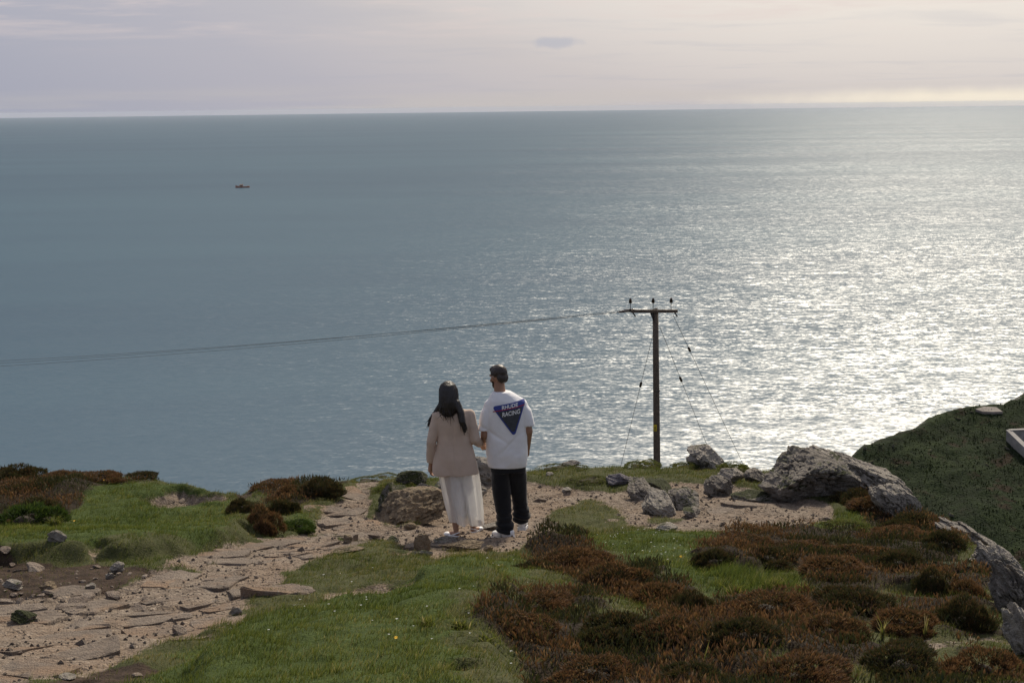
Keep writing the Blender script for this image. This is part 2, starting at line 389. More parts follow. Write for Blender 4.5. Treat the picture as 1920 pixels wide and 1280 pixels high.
def union(x, y, polys, wob): return np.max([poly_sd(x, y, p) for p in polys], 0) + wob
def masks(x, y):
    n = fbm(P3(x, y, 0.9), 4, 11)*0.20 + fbm(P3(x, y, 0.16), 3, 14)*0.09
    dirt = sm(-0.13, 0.13, union(x, y, DIRT, n)); peat = sm(-0.1, 0.1, union(x, y, PEAT, n))
    spots = np.maximum(sm(0.38, 0.62, fbm(P3(x, y, 0.75), 4, 31))*0.8, sm(0.30, 0.55, fbm(P3(x, y, 0.26), 3, 37))*0.62)
    heath = sm(-0.12, 0.12, union(x, y, HEATH, n*1.6))*sm(-0.42, -0.16, fbm(P3(x, y, 0.8), 3, 35)); lush = sm(-0.3, 0.3, union(x, y, LUSH, n*1.8))
    dirt = np.maximum(dirt, spots*(1 - heath)*(1 - lush))
    dirt = dirt*(1 - 0.75*sm(0.30, 0.60, fbm(P3(x, y, 0.55), 4, 33))*sm(8.5, 11, y))
    return dirt, peat*(1 - dirt*0.5), heath, lush*(1 - heath)
def drop(s):
    """fall of the ground at distance s beyond the edge"""
    return np.interp(s, [-0.7, -0.3, 0, 0.3, 0.8, 1.6, 3, 6, 12, 36, 48, 56, 70, 90], [0, 0.02, 0.09, 0.28, 0.9, 2.1, 3.9, 5.6, 7.0, 12.6, 16.5, 28, 90, 118])
def H(x, y, m=None, fine=True):
    x = np.atleast_1d(np.asarray(x, float)); y = np.atleast_1d(np.asarray(y, float))
    sd = poly_sd(x, y, EDGE)
    z = prof(np.where(sd < 0, np.minimum(y, 23), y)) - drop(-sd)
    z = z + fbm(P3(x, y, 2.4), 3, 2)*0.09*np.clip(1 + 0*x, 0, 1) + np.where(sd < -2, fbm(P3(x, y, 9), 4, 5)*1.6, 0)
    if fine:
        dirt, peat, heath, lush = masks(x, y) if m is None else m
        bk = sm(-0.10, 0.16, union(x, y, BANK, fbm(P3(x, y, 0.5), 3, 8)*0.12))
        z = z + bk*0.15*(1 - dirt) + heath*(0.02 + 0.20*fbm(P3(x, y, 0.75), 3, 9)) + fbm(P3(x, y, 0.5), 4, 3)*0.035
        z = z - dirt*0.045 + dirt*0.03*fbm(P3(x, y, 0.22), 4, 21) - peat*0.03 + (1 - dirt)*(1 - heath)*0.036*fbm(P3(x, y, 0.17), 3, 19)
        cid = voro(P3(x*0.8 + y*0.6, y*0.8 - x*0.6, 0.75, 0.30), 5)[1]
        z = z + dirt*(cid - 0.5)*0.038
    return z
GX0, GX1, GY0, GY1, GS = -11.0, 9.5, 3.8, 22.6, 0.035
gx = np.arange(GX0, GX1, GS); gy = np.arange(GY0, GY1, GS); NX, NY = len(gx), len(gy)
XX, YY = (a.ravel() for a in np.meshgrid(gx, gy))
MK = masks(XX, YY)
ZG = H(XX, YY, MK)
SDG = poly_sd(XX, YY, EDGE)
def samp(a, x, y):
    """bilinear look-up in a ground grid"""
    u = np.clip((np.atleast_1d(x) - GX0)/GS, 0, NX - 1.001); v = np.clip((np.atleast_1d(y) - GY0)/GS, 0, NY - 1.001)
    i = u.astype(int); j = v.astype(int); u = u - i; v = v - j; g = a.reshape(NY, NX)
    return (g[j, i]*(1 - u) + g[j, i + 1]*u)*(1 - v) + (g[j + 1, i]*(1 - u) + g[j + 1, i + 1]*u)*v
def GZ(x, y): return float(samp(ZG, x, y)[0])
gf = grid_faces(NX, NY)
att = dict(dirt=MK[0], peat=MK[1], heath=MK[2], lush=MK[3], cliff=sm(0.5, 1.5, -SDG))
onpath = (MK[0][gf].mean(1) > 0.5) & (SDG[gf].mean(1) > -0.3)
def submesh(name, faces):
    use, inv = np.unique(faces, return_inverse=True)
    return mesh_np(name, np.stack([XX, YY, ZG], 1)[use], inv.reshape(-1, 4), True, {k: v[use] for k, v in att.items()})
ground = tag(obj('ground', submesh('ground', gf[~onpath]), M_GROUND), kind='structure')
path = tag(obj('path', submesh('path', gf[onpath]), M_GROUND), kind='structure')
# the lower slope, the cliffs and the hill behind the camera: a coarse sheet tucked just under the fine one
cx = np.arange(-62, 62, 0.7); cy = np.arange(-29, 125, 0.7)
CX, CY = (a.ravel() for a in np.meshgrid(cx, cy))
cz = H(CX, CY, None, False)
inside = (CX > GX0 + 0.3) & (CX < GX1 - 0.3) & (CY > GY0 + 0.3) & (CY < GY1 - 0.3)
cz = np.where(inside, cz - 0.6, cz + 0.04)
cs = poly_sd(CX, CY, EDGE)
zero = np.zeros_like(cz)
obj_slope = tag(obj('cliff_slope', mesh_np('cliff_slope', np.stack([CX, CY, cz], 1), grid_faces(len(cx), len(cy)), True,
            dict(dirt=zero, peat=zero, heath=sm(0.32, 0.62, fbm(P3(CX, CY, 2.2), 4, 4)*0.6 + 0.5), lush=sm(0.5, 0.7, fbm(P3(CX, CY, 4), 3, 6)*0.6 + 0.5), cliff=sm(44, 52, -cs)*1.0)), M_GROUND), kind='structure')

# ------------------------------------------------------------------ the sea
def sea_material():
    m, t = material('sea_water')
    pos = t.n('NewGeometry').outputs['Position']
    def slope(rot, sx, sy, amp, detail, off):
        mp = t.n('Mapping', {'Vector': pos, 'Rotation': (0, 0, rot), 'Scale': (1/sx, 1/sy, 0), 'Location': (off, off*1.7, 0)}).outputs[0]
        c = t.noise(mp, 1.0, detail, 0.55, out='Color')
        return t.vmath('SCALE', t.vmath('SUBTRACT', c, (0.5, 0.5, 0.5)), scale=amp)
    gust = t.maprange(t.noise(t.n('Mapping', {'Vector': pos, 'Rotation': (0, 0, 0.5), 'Scale': (1/900, 1/260, 0)}).outputs[0], 1.0, 4, 0.6), 0.3, 0.7, 0.62, 1.28)
    gust = t.math('MULTIPLY', gust, t.maprange(t.noise(t.n('Mapping', {'Vector': pos, 'Rotation': (0, 0, 0.9), 'Scale': (1/60, 1/22, 0)}).outputs[0], 1.0, 3, 0.6), 0.3, 0.7, 0.8, 1.2))
    s = t.vmath('ADD', slope(0.62, 34, 11, 0.30, 2, 3.0), slope(0.8, 5.5, 2.6, 0.95, 2, 9.0))
    s = t.vmath('ADD', s, slope(0.4, 1.5, 1.0, 1.05, 2, 21.0))
    s = t.vmath('SCALE', s, scale=t.math('MULTIPLY', gust, 0.43))
    sp = t.n('SeparateXYZ', {0: s})
    nv = t.vmath('NORMALIZE', t.n('CombineXYZ', {0: sp.outputs[0], 1: sp.outputs[1], 2: 1.0}).outputs[0])
    tint = t.maprange(t.noise(t.n('Mapping', {'Vector': pos, 'Scale': (1/1400, 1/420, 0), 'Rotation': (0, 0, 0.3)}).outputs[0], 1.0, 4, 0.6), 0.3, 0.7)
    # upwelling teal light plus a sky reflection that the waves keep from becoming a mirror at grazing angles
    dif = t.n('BsdfDiffuse', {'Color': t.mix(tint, (0.026, 0.066, 0.103), (0.038, 0.088, 0.124))})
    gl = t.n('BsdfGlossy', {'Color': (1, 1, 1, 1), 'Roughness': 0.415, 'Normal': nv}, distribution='BECKMANN')
    fac = t.math('MINIMUM', t.n('Fresnel', {'IOR': 1.333, 'Normal': nv}).outputs[0], 0.150)
    mx = t.n('MixShader', {0: fac, 1: dif.outputs[0], 2: gl.outputs[0]})
    t.t.links.new(mx.outputs[0], t.out.inputs[0])
    return m
sd_ = [0, 60, 200, 500, 1200, 3000, 8000, 18000, 35000]; sa = 96
sco = [[0, 60, 0]] + [[r*math.sin(2*math.pi*k/sa), 60 + r*math.cos(2*math.pi*k/sa), 0] for r in sd_[1:] for k in range(sa)]
sf3 = np.array([[0, 1 + (k + 1) % sa, 1 + k] for k in range(sa)])
sf4 = np.array([[1 + i*sa + k, 1 + i*sa + (k + 1) % sa, 1 + (i + 1)*sa + (k + 1) % sa, 1 + (i + 1)*sa + k] for i in range(len(sd_) - 2) for k in range(sa)])
tag(obj('sea', mesh_np('sea', np.array(sco, float), [sf3, sf4], True), sea_material()), kind='structure')

# ------------------------------------------------------------------ the neighbouring headland on the right
def hz0(y): return np.interp(y, [40, 80, 112, 143, 150, 170, 240], [-56, -48, -38.6, -30.2, -29.8, -31.5, -36]) + CAMZ
def WH(px, py):
    d = pdir(px, py); a, b = 60.0, 150.0/d.y
    f = lambda t: CAMZ + d.z*t - float(hz0(d.y*t))
    for _ in range(44):
        c = 0.5*(a + b)
        if f(c) > 0: a = c
        else: b = c
    return (d.x*a, d.y*a)
HEDGE = [WH(*p) for p in ((1606, 866), (1640, 842), (1690, 817), (1720, 798), (1770, 782), (1800, 769), (1850, 757), (1900, 753))]
PADC = WH(1855, 769)
HEDGE = [(24, 70), (29, 95), (HEDGE[0][0] - 1.5, HEDGE[0][1] - 12)] + HEDGE + [(62, 151), (110, 158), (160, 150), (160, 60), (40, 55)]
def HH(x, y):
    sd = poly_sd(x, y, HEDGE) + fbm(P3(x, y, 5), 4, 41)*1.2
    calm = 1 - np.exp(-((x - PADC[0])**2 + (y - PADC[1])**2)/9)
    z = hz0(y) + (fbm(P3(x, y, 7), 5, 42)*1.1 + fbm(P3(x, y, 2.2), 4, 44)*0.5)*calm
    s = np.maximum(-sd, 0)
    z = z - np.interp(s, [0, 1, 3, 8, 20, 45], [0, 0.5, 3, 14, 45, 95])
    cl = voro(np.stack([x/2.0, y/2.0, z/5], 1), 3)[1]
    z = z + np.where(sd < 4, (cl - 0.5)*0.5*sm(4, 0, sd), 0)
    return z, sd
hx = np.arange(8, 120, 0.5); hy = np.arange(70, 190, 0.5)
HX, HY = (a.ravel() for a in np.meshgrid(hx, hy))
HZ, HS = HH(HX, HY)
def hill_material():
    m, t = material('hillside')
    pos = t.n('NewGeometry').outputs['Position']
    n1 = t.noise(pos, 0.16, 5, 0.65); n2 = t.noise(pos, 0.9, 6, 0.65); n3 = t.noise(pos, 5, 4)
    g = t.ramp(t.math('ADD', t.math('MULTIPLY', n1, 0.5), t.math('MULTIPLY', n2, 0.5)), [(0.32, (0.010, 0.013, 0.007)), (0.5, (0.016, 0.026, 0.009)), (0.7, (0.028, 0.042, 0.012))])  # hill ground made very dark, with the cloud shade painted into its colour
    g = t.mix(t.maprange(t.noise(pos, 0.35, 5, 0.6), 0.56, 0.66), g, (0.030, 0.022, 0.013))
    rk = t.maprange(t.math('ADD', t.attr('rock'), t.math('MULTIPLY', t.math('SUBTRACT', n2, 0.5), 1.4)), 0.4, 0.65)
    c = t.mix(rk, g, t.ramp(n3, [(0.3, (0.075, 0.072, 0.068)), (0.7, (0.21, 0.20, 0.19))]))
    setp(t, Base_Color=c, Roughness=0.95, Specular_IOR_Level=0.1)
    bump(t, t.math('ADD', n2, t.math('MULTIPLY', n3, 0.4)), 0.5)
    return m
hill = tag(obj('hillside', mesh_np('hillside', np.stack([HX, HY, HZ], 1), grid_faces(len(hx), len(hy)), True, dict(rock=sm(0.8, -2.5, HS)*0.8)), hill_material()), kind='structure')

# ------------------------------------------------------------------ rocks
def rock_co(sub, size, seed, cuts=9, rough=0.10, crack=0.0, cell=3.0, lay=2.5):
    """angular schist boulder: a ball trimmed by random planes, stepped along its bedding, split by recessed cracks"""
    r = np.random.default_rng(seed)
    co, f = ico(sub)
    bd = np.array([r.normal(0.35, .15), r.normal(0, .2), 1.0]); bd /= np.linalg.norm(bd)
    for _ in range(cuts + 5):
        n = r.normal(size=3); n[2] *= 0.8; n /= np.linalg.norm(n); d = r.uniform(0.52, 0.88)
        ex = np.maximum(co @ n - d, 0); co = co - ex[:, None]*n
    off = r.uniform(-50, 50, 3)
    nrm = co/np.linalg.norm(co, axis=1)[:, None]
    if lay and sub > 2:
        t = co @ bd*lay*1.6 + 0.7*fbm(co*1.6 + off, 3, seed + 8) + off[0]; li = np.floor(t); fr = t - li
        step = _hash(li.astype(np.int64), li.astype(np.int64)*0 + 3, li.astype(np.int64)*0, seed)
        nx_ = _hash(li.astype(np.int64) + 1, li.astype(np.int64)*0 + 3, li.astype(np.int64)*0, seed)
        v = step + (nx_ - step)*sm(0.78, 1.0, fr)
        hz = co - np.outer(co @ bd, bd)
        co = co + hz*((v - 0.55)*0.26)[:, None] - hz*(0.05*np.exp(-((fr - .89)/.06)**2))[:, None]
    co = co + nrm*(fbm(co*1.7 + off, 4, seed)*rough*1.1)[:, None]
    if sub > 2:
        rd = 1 - np.abs(fbm(co*5 + off, 4, seed + 5))
        co = co + nrm*((rd - .8)*rough*0.8)[:, None] + nrm*(fbm(co*17 + off, 3, seed + 6)*rough*0.28)[:, None]
    ck = np.zeros(len(co))
    if crack:
        e, cid = voro(co*np.array([cell, cell, cell*0.8]) + off + np.stack([fbm(co*2.5 + off + 9*q_, 3, seed + 3 + q_) for q_ in range(3)], 1)*1.1, seed)
        ck = sm(0.13, 0.01, e)*sm(-0.25, 0.15, fbm(co*1.9 + off, 3, seed + 21))
        co = co - nrm*(ck*crack)[:, None] + nrm*((cid - 0.5)*crack*0.9)[:, None]
        ck = ck*0.7
    return co*np.array(size), f, ck
def rock(name, px, py, wpx, hpx, m, label, depth=None, rotz=0.0, tilt=(0, 0), sub=4, sink=0.60, seed=1, cat='rock', xy=None, **k):
    """a boulder whose foot stands at photo pixel (px, py), wpx by hpx pixels in view"""
    x, y = xy or W(px, py)
    sc = math.hypot(math.hypot(x, y), CAMZ - GZ(x, y))/FPX
    a, c = wpx*sc/2, hpx*sc/(2 - sink)*0.94
    b = (depth or wpx*0.7)*sc/2
    co, f, ck = rock_co(sub, (a, b, c), seed, **k)
    o = obj(name, mesh_np(name, co, f, True, {'crack': ck}), m, None, (x, y + b*0.5, GZ(x, y) + c*(1 - sink)), (tilt[0], tilt[1], rotz))
    o.data.polygons.foreach_set('use_smooth', np.zeros(len(f), bool))
    if label: tag(o, label, cat)
    return o
R = rock
R('boulder', 764, 972, 150, 56, M_ROCKTAN, 'ochre brown boulder sloping down to the path left of the woman', seed=9, depth=130, tilt=(0.2, -0.22), rough=0.13, lay=2, crack=0.03, cell=1.8, sub=5)
R('boulder', 733, 955, 82, 62, M_ROCKMOSS, 'moss-capped dark boulder on the right lip of the path at the cliff edge', seed=8, depth=90, tilt=(0.15, 0.1), lay=2, sub=5)
R('boulder', 806, 945, 70, 58, M_ROCK, 'grey jagged rock just left of the white skirt', seed=12, depth=80, tilt=(0.1, -0.2), crack=0.05, cell=2.0, sub=5)
R('boulder', 765, 918, 70, 32, M_ROCKMOSS, 'low mossy rock behind the ochre boulder at the cliff edge', seed=14, depth=90, sub=5)
R('boulder', 862, 935, 90, 55, M_ROCKPALE, 'pale rock half hidden behind the white skirt', seed=15, depth=80, crack=0.05, cell=2.2, sub=5)
R('boulder', 897, 905, 74, 52, M_ROCKPALE, 'pale upright rock seen between the couple below their joined hands', seed=17, depth=60, crack=0.06, cell=2.0, sub=5)
R('rock_block', 1158, 911, 66, 25, M_ROCKPURPLE, 'flat-topped purple-grey block lying alone on the worn grass', seed=21, depth=66, cuts=16, rough=0.05, sub=5, sink=0.5)
R('rock_slab', 1204, 935, 62, 34, M_ROCK, 'small dark-cracked slab at the left end of the slanting outcrop', seed=23, depth=90, tilt=(0.2, 0.35), crack=0.05, cell=2, lay=2, sub=5)
R('rock_slab', 1238, 958, 92, 40, M_ROCKPALE, 'pale lowest slab of the slanting outcrop sunk in the gravel', seed=24, depth=90, tilt=(0.25, 0.4), crack=0.05, cell=2.4, lay=2, sub=5, sink=0.5)
R('rock_slab', 1238, 922, 84, 30, M_ROCKMOSS, 'mossy top slab of the slanting outcrop behind the pale slab', seed=25, depth=110, tilt=(0.15, 0.3), crack=0.04, cell=2, lay=2, sub=5)
R('rock_slab', 1284, 948, 86, 44, M_ROCK, 'long ribbed grey slab at the right end of the slanting outcrop', seed=26, depth=80, tilt=(0.2, 0.5), crack=0.06, cell=2.6, lay=3, sub=5)
R('rock_slab', 1298, 962, 46, 16, M_ROCK, 'thin low slab in front of the ribbed slab on gravel', seed=27, depth=60, tilt=(0.1, 0.3), lay=3)
R('boulder', 1332, 870, 84, 40, M_ROCKPALE, 'white streaked boulder with moss cap leaning on the cliff edge right of the pole', seed=31, depth=90, tilt=(0.1, 0.35), cuts=2, lay=2, sub=5, rough=0.14, crack=0.05, cell=1.6)
R('rock_block', 1374, 905, 56, 28, M_ROCKPALE, 'pale squared block below the dark bush near the cracked dome', seed=33, depth=60, cuts=15, rough=0.06, sub=5, crack=0.04, cell=1.5)
R('boulder', 1352, 926, 62, 34, M_ROCK, 'grey broken rock below the squared pale block', seed=34, depth=60, tilt=(0.2, 0.2), crack=0.07, cell=2.2, sub=5)
R('boulder', 1420, 906, 48, 30, M_ROCK, 'pale tipped rock between the squared block and the cracked dome', seed=35, depth=60, tilt=(0, 0.6), crack=0.05, cell=1.8, sub=5)
R('rock_slab', 1420, 934, 110, 18, M_ROCK, 'low ledge of grey rock at the gravel in front of the squared block', seed=36, depth=60, tilt=(0.1, 0.15), lay=3, sub=5)
R('rock_dome', 1520, 934, 190, 82, M_ROCK, 'big grey dome of cracked rock at the right cliff edge', seed=38, depth=210, tilt=(0.05, 0.12), cuts=1, rough=0.12, crack=0.075, cell=3.8, lay=0, sub=6, sink=0.5)
R('rock_ridge', 1622, 925, 215, 64, M_ROCKPALE, 'long smooth pale rock back running down right from the cracked dome', seed=41, depth=120, tilt=(0.0, 0.50), cuts=2, lay=0, rough=0.13, crack=0.06, cell=3.2, sub=6, sink=0.42)
R('rock_ridge', 1690, 965, 110, 46, M_ROCKPALE, 'lower end of the smooth pale rock back above the brown heather', seed=42, depth=90, tilt=(0.0, 0.55), cuts=5, lay=1.4, rough=0.12, crack=0.06, cell=2.6, sub=5, sink=0.45)
R('boulder', 1818, 1002, 120, 36, M_ROCKPALE, 'pale rounded rock on the right rim below the heather bank', seed=44, depth=90, tilt=(0, 0.42), cuts=6, rough=0.12, sub=6, crack=0.07, cell=2.6, sink=.55)
R('rock_slab', 1872, 1052, 130, 46, M_ROCKPALE, 'pale slab tilting down the right rim below the rounded rock', seed=45, depth=90, tilt=(0, 0.74), cuts=9, rough=0.14, crack=0.08, cell=2.8, sub=6, sink=.6)
R('rock_ridge', 1912, 1122, 150, 56, M_ROCK, 'grey streaked slab plunging down the right rim at the edge of the photo', seed=46, depth=100, tilt=(0.1, 0.95), cuts=9, rough=0.15, crack=0.09, cell=3.0, lay=3, sub=6, sink=0.62)
R('rock_ridge', 1940, 1200, 150, 60, M_ROCKPALE, 'lowest pale slab at the right edge of the photo beside dark heather', seed=48, depth=100, tilt=(0.1, 1.05), cuts=9, rough=0.15, crack=0.09, cell=2.6, lay=3, sub=5, sink=0.6)
R('rock_slab', 1790, 1075, 110, 22, M_ROCKMOSS, 'low lichen-spotted slab inside the rim, left of the plunging slab', seed=47, depth=70, sub=5)
R('boulder', 1068, 876, 44, 15, M_ROCKPALE, 'small white boulder on the cliff edge between man and pole', seed=51, depth=34)
R('boulder', 1062, 916, 24, 9, M_ROCKPALE, 'small pale stone on the worn grass right of the man', seed=52, depth=22)
R('boulder', 1030, 895, 16, 8, M_ROCKPALE, 'tiny white stone in dark turf just right of the man', seed=53, depth=14)
R('rock_slab', 1254, 996, 52, 12, M_ROCKPALE, 'thin pale slab where the gravel meets the grass', seed=54, depth=50, sink=0.6)
R('stone', 792, 1036, 34, 36, M_ROCKTAN, 'upright brown stone in the dark hollow at the woman\'s feet', seed=55, depth=20, tilt=(-0.1, 0.25), sink=0.3)
R('stone', 652, 1008, 20, 18, M_ROCKTAN, 'brown cube-like stone on the right side of the path', seed=56, depth=18)
R('stone', 768, 984, 34, 16, M_ROCKTAN, 'reddish stone on dirt left of the woman below the ochre boulder', seed=57, depth=24)
R('rock_slab', 868, 1036, 96, 14, M_ROCKTAN, 'pale yellowish flat slab in front of the woman\'s shoes', seed=58, depth=60, cuts=12, rough=0.07, sink=0.55, sub=5, crack=0.04, cell=2.2)
R('stone', 735, 1010, 36, 18, M_ROCK, 'grey stone left of the dark hollow by the path', seed=59, depth=30)
R('stone', 795, 1046, 46, 12, M_ROCK, 'low stone at the near lip of the dark hollow', seed=60, depth=24)
R('stone', 917, 1034, 22, 10, M_ROCKTAN, 'small tan stone right of the pale flat slab', seed=61, depth=16)
R('stone', 918, 976, 62, 13, M_ROCK, 'dark wedge of rock behind the couple, between their feet', seed=62, depth=40, tilt=(0, -0.25))
R('stone', 830, 1018, 60, 10, M_ROCK, 'low grey stone directly under the woman\'s left shoe', seed=63, depth=30)
R('stone', 218, 1068, 38, 20, M_ROCKPALE, 'pale rounded stone above the left side of the path', seed=64, depth=30)
R('stone', 206, 1080, 18, 14, M_ROCKPALE, 'small pale stone below the rounded one beside the path', seed=65, depth=14)
R('stone', 22, 1094, 40, 18, M_ROCKPALE, 'pale stone at the left edge of the photo above the path', seed=66, depth=30)
R('stone', 88, 1096, 32, 16, M_ROCKTAN, 'tan stone in the rubble row on the left', seed=67, depth=26)
R('stone', 108, 1052, 36, 20, M_ROCK, 'dark angular stone under the left grass bank', seed=68, depth=26)
R('stone', 40, 1150, 52, 24, M_ROCKMOSS, 'green-grey stone on the left margin of the path', seed=69, depth=36)
R('stone', 124, 1250, 30, 9, M_ROCKPALE, 'flat white stone on the grass at bottom left', seed=70, depth=30)
R('stone', 168, 1094, 20, 12, M_ROCKPALE, 'little pale stone right of the tan stone in the rubble', seed=71, depth=16)
R('stone', 440, 1140, 26, 14, M_ROCK, 'grey stone on the gravel beside the lower path grass', seed=72, depth=20)
R('rock_slab', 62, 930, 34, 14, M_ROCKPALE, 'pale rock among brown heather at far left', seed=73, depth=30)
R('rock_slab', 215, 894, 22, 9, M_ROCKPALE, 'white rock on the left skyline edge beside heather', seed=74, depth=20)
R('rock_slab', 288, 900, 26, 10, M_ROCKPALE, 'white rock right of the skyline heather on the left', seed=75, depth=20)
R('boulder', 655, 1042, 80, 8, M_ROCKTAN, 'flush tan ledge at the right margin of the path bend', seed=76, depth=50, cat='rock')
R('boulder', 135, 888, 22, 9, M_ROCKPALE, 'tiny pale rock on the skyline between two heather mounds', seed=77, depth=20)

# flagstones of the path: cells of a stretched lattice, each clipped against its neighbours
def clip(pg, a, b, c):
    out = []
    for i in range(len(pg)):
        p, q = pg[i], pg[(i + 1) % len(pg)]
        dp, dq = a*p[0] + b*p[1] - c, a*q[0] + b*q[1] - c
        if dp <= 0: out.append(p)
        if dp*dq < 0:
            s = dp/(dp - dq); out.append((p[0] + s*(q[0] - p[0]), p[1] + s*(q[1] - p[1])))
    return out
r_ = np.random.default_rng(5)
seeds = []
for i in range(-16, 17):
    for j in range(0, 40):
        u, v = i*0.62 + r_.uniform(-.24, .24) + (j % 2)*0.31, 6 + j*0.33 + r_.uniform(-.13, .13)
        ca, sa_ = math.cos(0.42), math.sin(0.42)
        seeds.append((u*ca - (v - 12)*sa_ - 1.5, u*sa_ + (v - 12)*ca + 12))
seeds = np.array(seeds)
lp = poly_sd(seeds[:, 0], seeds[:, 1], DIRT[0]); lp2 = poly_sd(seeds[:, 0], seeds[:, 1], DIRT[1])
for k, (x, y) in enumerate(seeds):
    if not (lp[k] > 0.02 or (lp2[k] > 0.05 and r_.random() < 0.10)) or r_.random() < 0.13 or abs(x) > 0.42*y: continue
    pg = [(x - 1, y - 1), (x + 1, y - 1), (x + 1, y + 1), (x - 1, y + 1)]
    d = np.hypot(seeds[:, 0] - x, seeds[:, 1] - y)
    for q in np.argsort(d)[1:14]:
        a, b = seeds[q, 0] - x, seeds[q, 1] - y; L = math.hypot(a, b)
        pg = clip(pg, a/L, b/L, (a*x + b*y)/L + L/2 - r_.uniform(0.008, 0.05))
        if len(pg) < 3: break
    if len(pg) < 3: continue
    # rough outline: split each side once and push it in or out
    sc = r_.uniform(0.84, 1.04); pts = []
    for i in range(len(pg)):
        p, q = pg[i], pg[(i + 1) % len(pg)]
        ln = math.hypot(q[0] - p[0], q[1] - p[1])
        pts += [p, (p[0]*.5 + q[0]*.5 + r_.normal()*0.05*ln, p[1]*.5 + q[1]*.5 + r_.normal()*0.05*ln)]
    pts = np.array(pts); cxy = pts.mean(0); pts = (pts - cxy)*sc
    if np.abs(pts).max() < 0.07: continue
    n = len(pts); th = r_.uniform(-0.004, 0.017); tx, ty = r_.normal(0, 0.03, 2)
    gsx = float((GZ(cxy[0] + .1, cxy[1]) - GZ(cxy[0] - .1, cxy[1]))/.2)*0.5; gsy = float((GZ(cxy[0], cxy[1] + .35) - GZ(cxy[0], cxy[1] - .35))/.7)
    rings = []
    for s_, h_ in ((1.0, -0.09), (1.0, th*0.45), (0.93, th*0.9), (0.5, th*1.05)):
        q = pts*s_
        rings.append(np.column_stack([q, h_ + q[:, 0]*(gsx + tx) + q[:, 1]*(gsy + ty) + (r_.normal(0, 0.005, n) if h_ > 0 else 0)]))
    co = np.concatenate(rings + [np.array([[0, 0, th*1.05]])])
    f4 = np.array([[i*n + a, i*n + (a + 1) % n, (i + 1)*n + (a + 1) % n, (i + 1)*n + a] for i in range(3) for a in range(n)])
    f3 = np.array([[3*n + a, 3*n + (a + 1) % n, 4*n] for a in range(n)])
    obj('slab', mesh_np('slab', co, [f4, f3], False), M_SLAB, path, (cxy[0], cxy[1], float(samp(ZG, pts[:, 0]*.8 + cxy[0], pts[:, 1]*.8 + cxy[1]).mean()) + 0.004))
# loose stones on path and rubble: a few shapes, many copies
smesh = []
for s in range(7):
    co, f, ck = rock_co(2, (1, r_.uniform(.6, .9), r_.uniform(.22, .42)), 200 + s, cuts=8, rough=0.08)
    smesh.append(mesh_np('stone', co, f, False)); smesh[-1].materials.append(M_STONE)
cnt = 0
while cnt < 150:
    z_ = r_.random()
    if z_ < 0.35: x, y = W(r_.uniform(-10, 300), r_.uniform(1050, 1125))
    elif z_ < 0.75: x, y = W(r_.uniform(0, 760), r_.uniform(900, 1270))
    elif z_ < 0.9: x, y = W(r_.uniform(700, 1560), r_.uniform(895, 1040))
    else: x, y = W(r_.uniform(250, 450), r_.uniform(925, 970))
    if max(samp(MK[0], x, y)[0], samp(MK[1], x, y)[0]) < 0.45 or y > 18.2: continue
    s = min(0.012 + r_.exponential(0.020), 0.085)*(1.35 if z_ < 0.35 else 1.0)
    o = obj('stone', smesh[cnt % 7], None, path if samp(MK[0], x, y)[0] > 0.5 else ground, (x, y, GZ(x, y) + s*0.15), (r_.normal()*0.2, r_.normal()*0.2, r_.uniform(0, 6.3)))
    o.scale = (s, s, s); cnt += 1
# gravel: far too many to count, one object
n = 30000
x = r_.uniform(-7.5, 7, n); y = r_.uniform(6.2, 18.4, n)
dk = samp(MK[0], x, y); keep = (dk > r_.uniform(0.25, 0.9, n)) & (np.abs(x) < 0.42*y)
x, y = x[keep], y[keep]; n = len(x); s = 0.005 + r_.exponential(0.0055, n)
bc, bf = np.array([[1, 0, 0], [-.5, .87, 0], [-.5, -.87, 0], [0.1, 0, .9], [0, 0, -.7]]), np.array([[0, 1, 3], [1, 2, 3], [2, 0, 3], [1, 0, 4], [2, 1, 4], [0, 2, 4]])
an = r_.uniform(0, 6.3, n); ca, sa_ = np.cos(an), np.sin(an); el = r_.uniform(.6, 1.3, n)
co = np.empty((n, 5, 3)); co[:, :, 0] = (bc[None, :, 0]*ca[:, None]*el[:, None] - bc[None, :, 1]*sa_[:, None])*s[:, None] + x[:, None]
co[:, :, 1] = (bc[None, :, 0]*sa_[:, None]*el[:, None] + bc[None, :, 1]*ca[:, None])*s[:, None] + y[:, None]
co[:, :, 2] = bc[None, :, 2]*s[:, None]*0.8 + (samp(ZG, x, y) + s*0.3)[:, None]
tag(obj('gravel', mesh_np('gravel', co.reshape(-1, 3), (bf[None] + 5*np.arange(n)[:, None, None]).reshape(-1, 3), False), M_PEBBLE), 'fine pinkish brown gravel strewn over the path and clearing', 'gravel', kind='stuff')
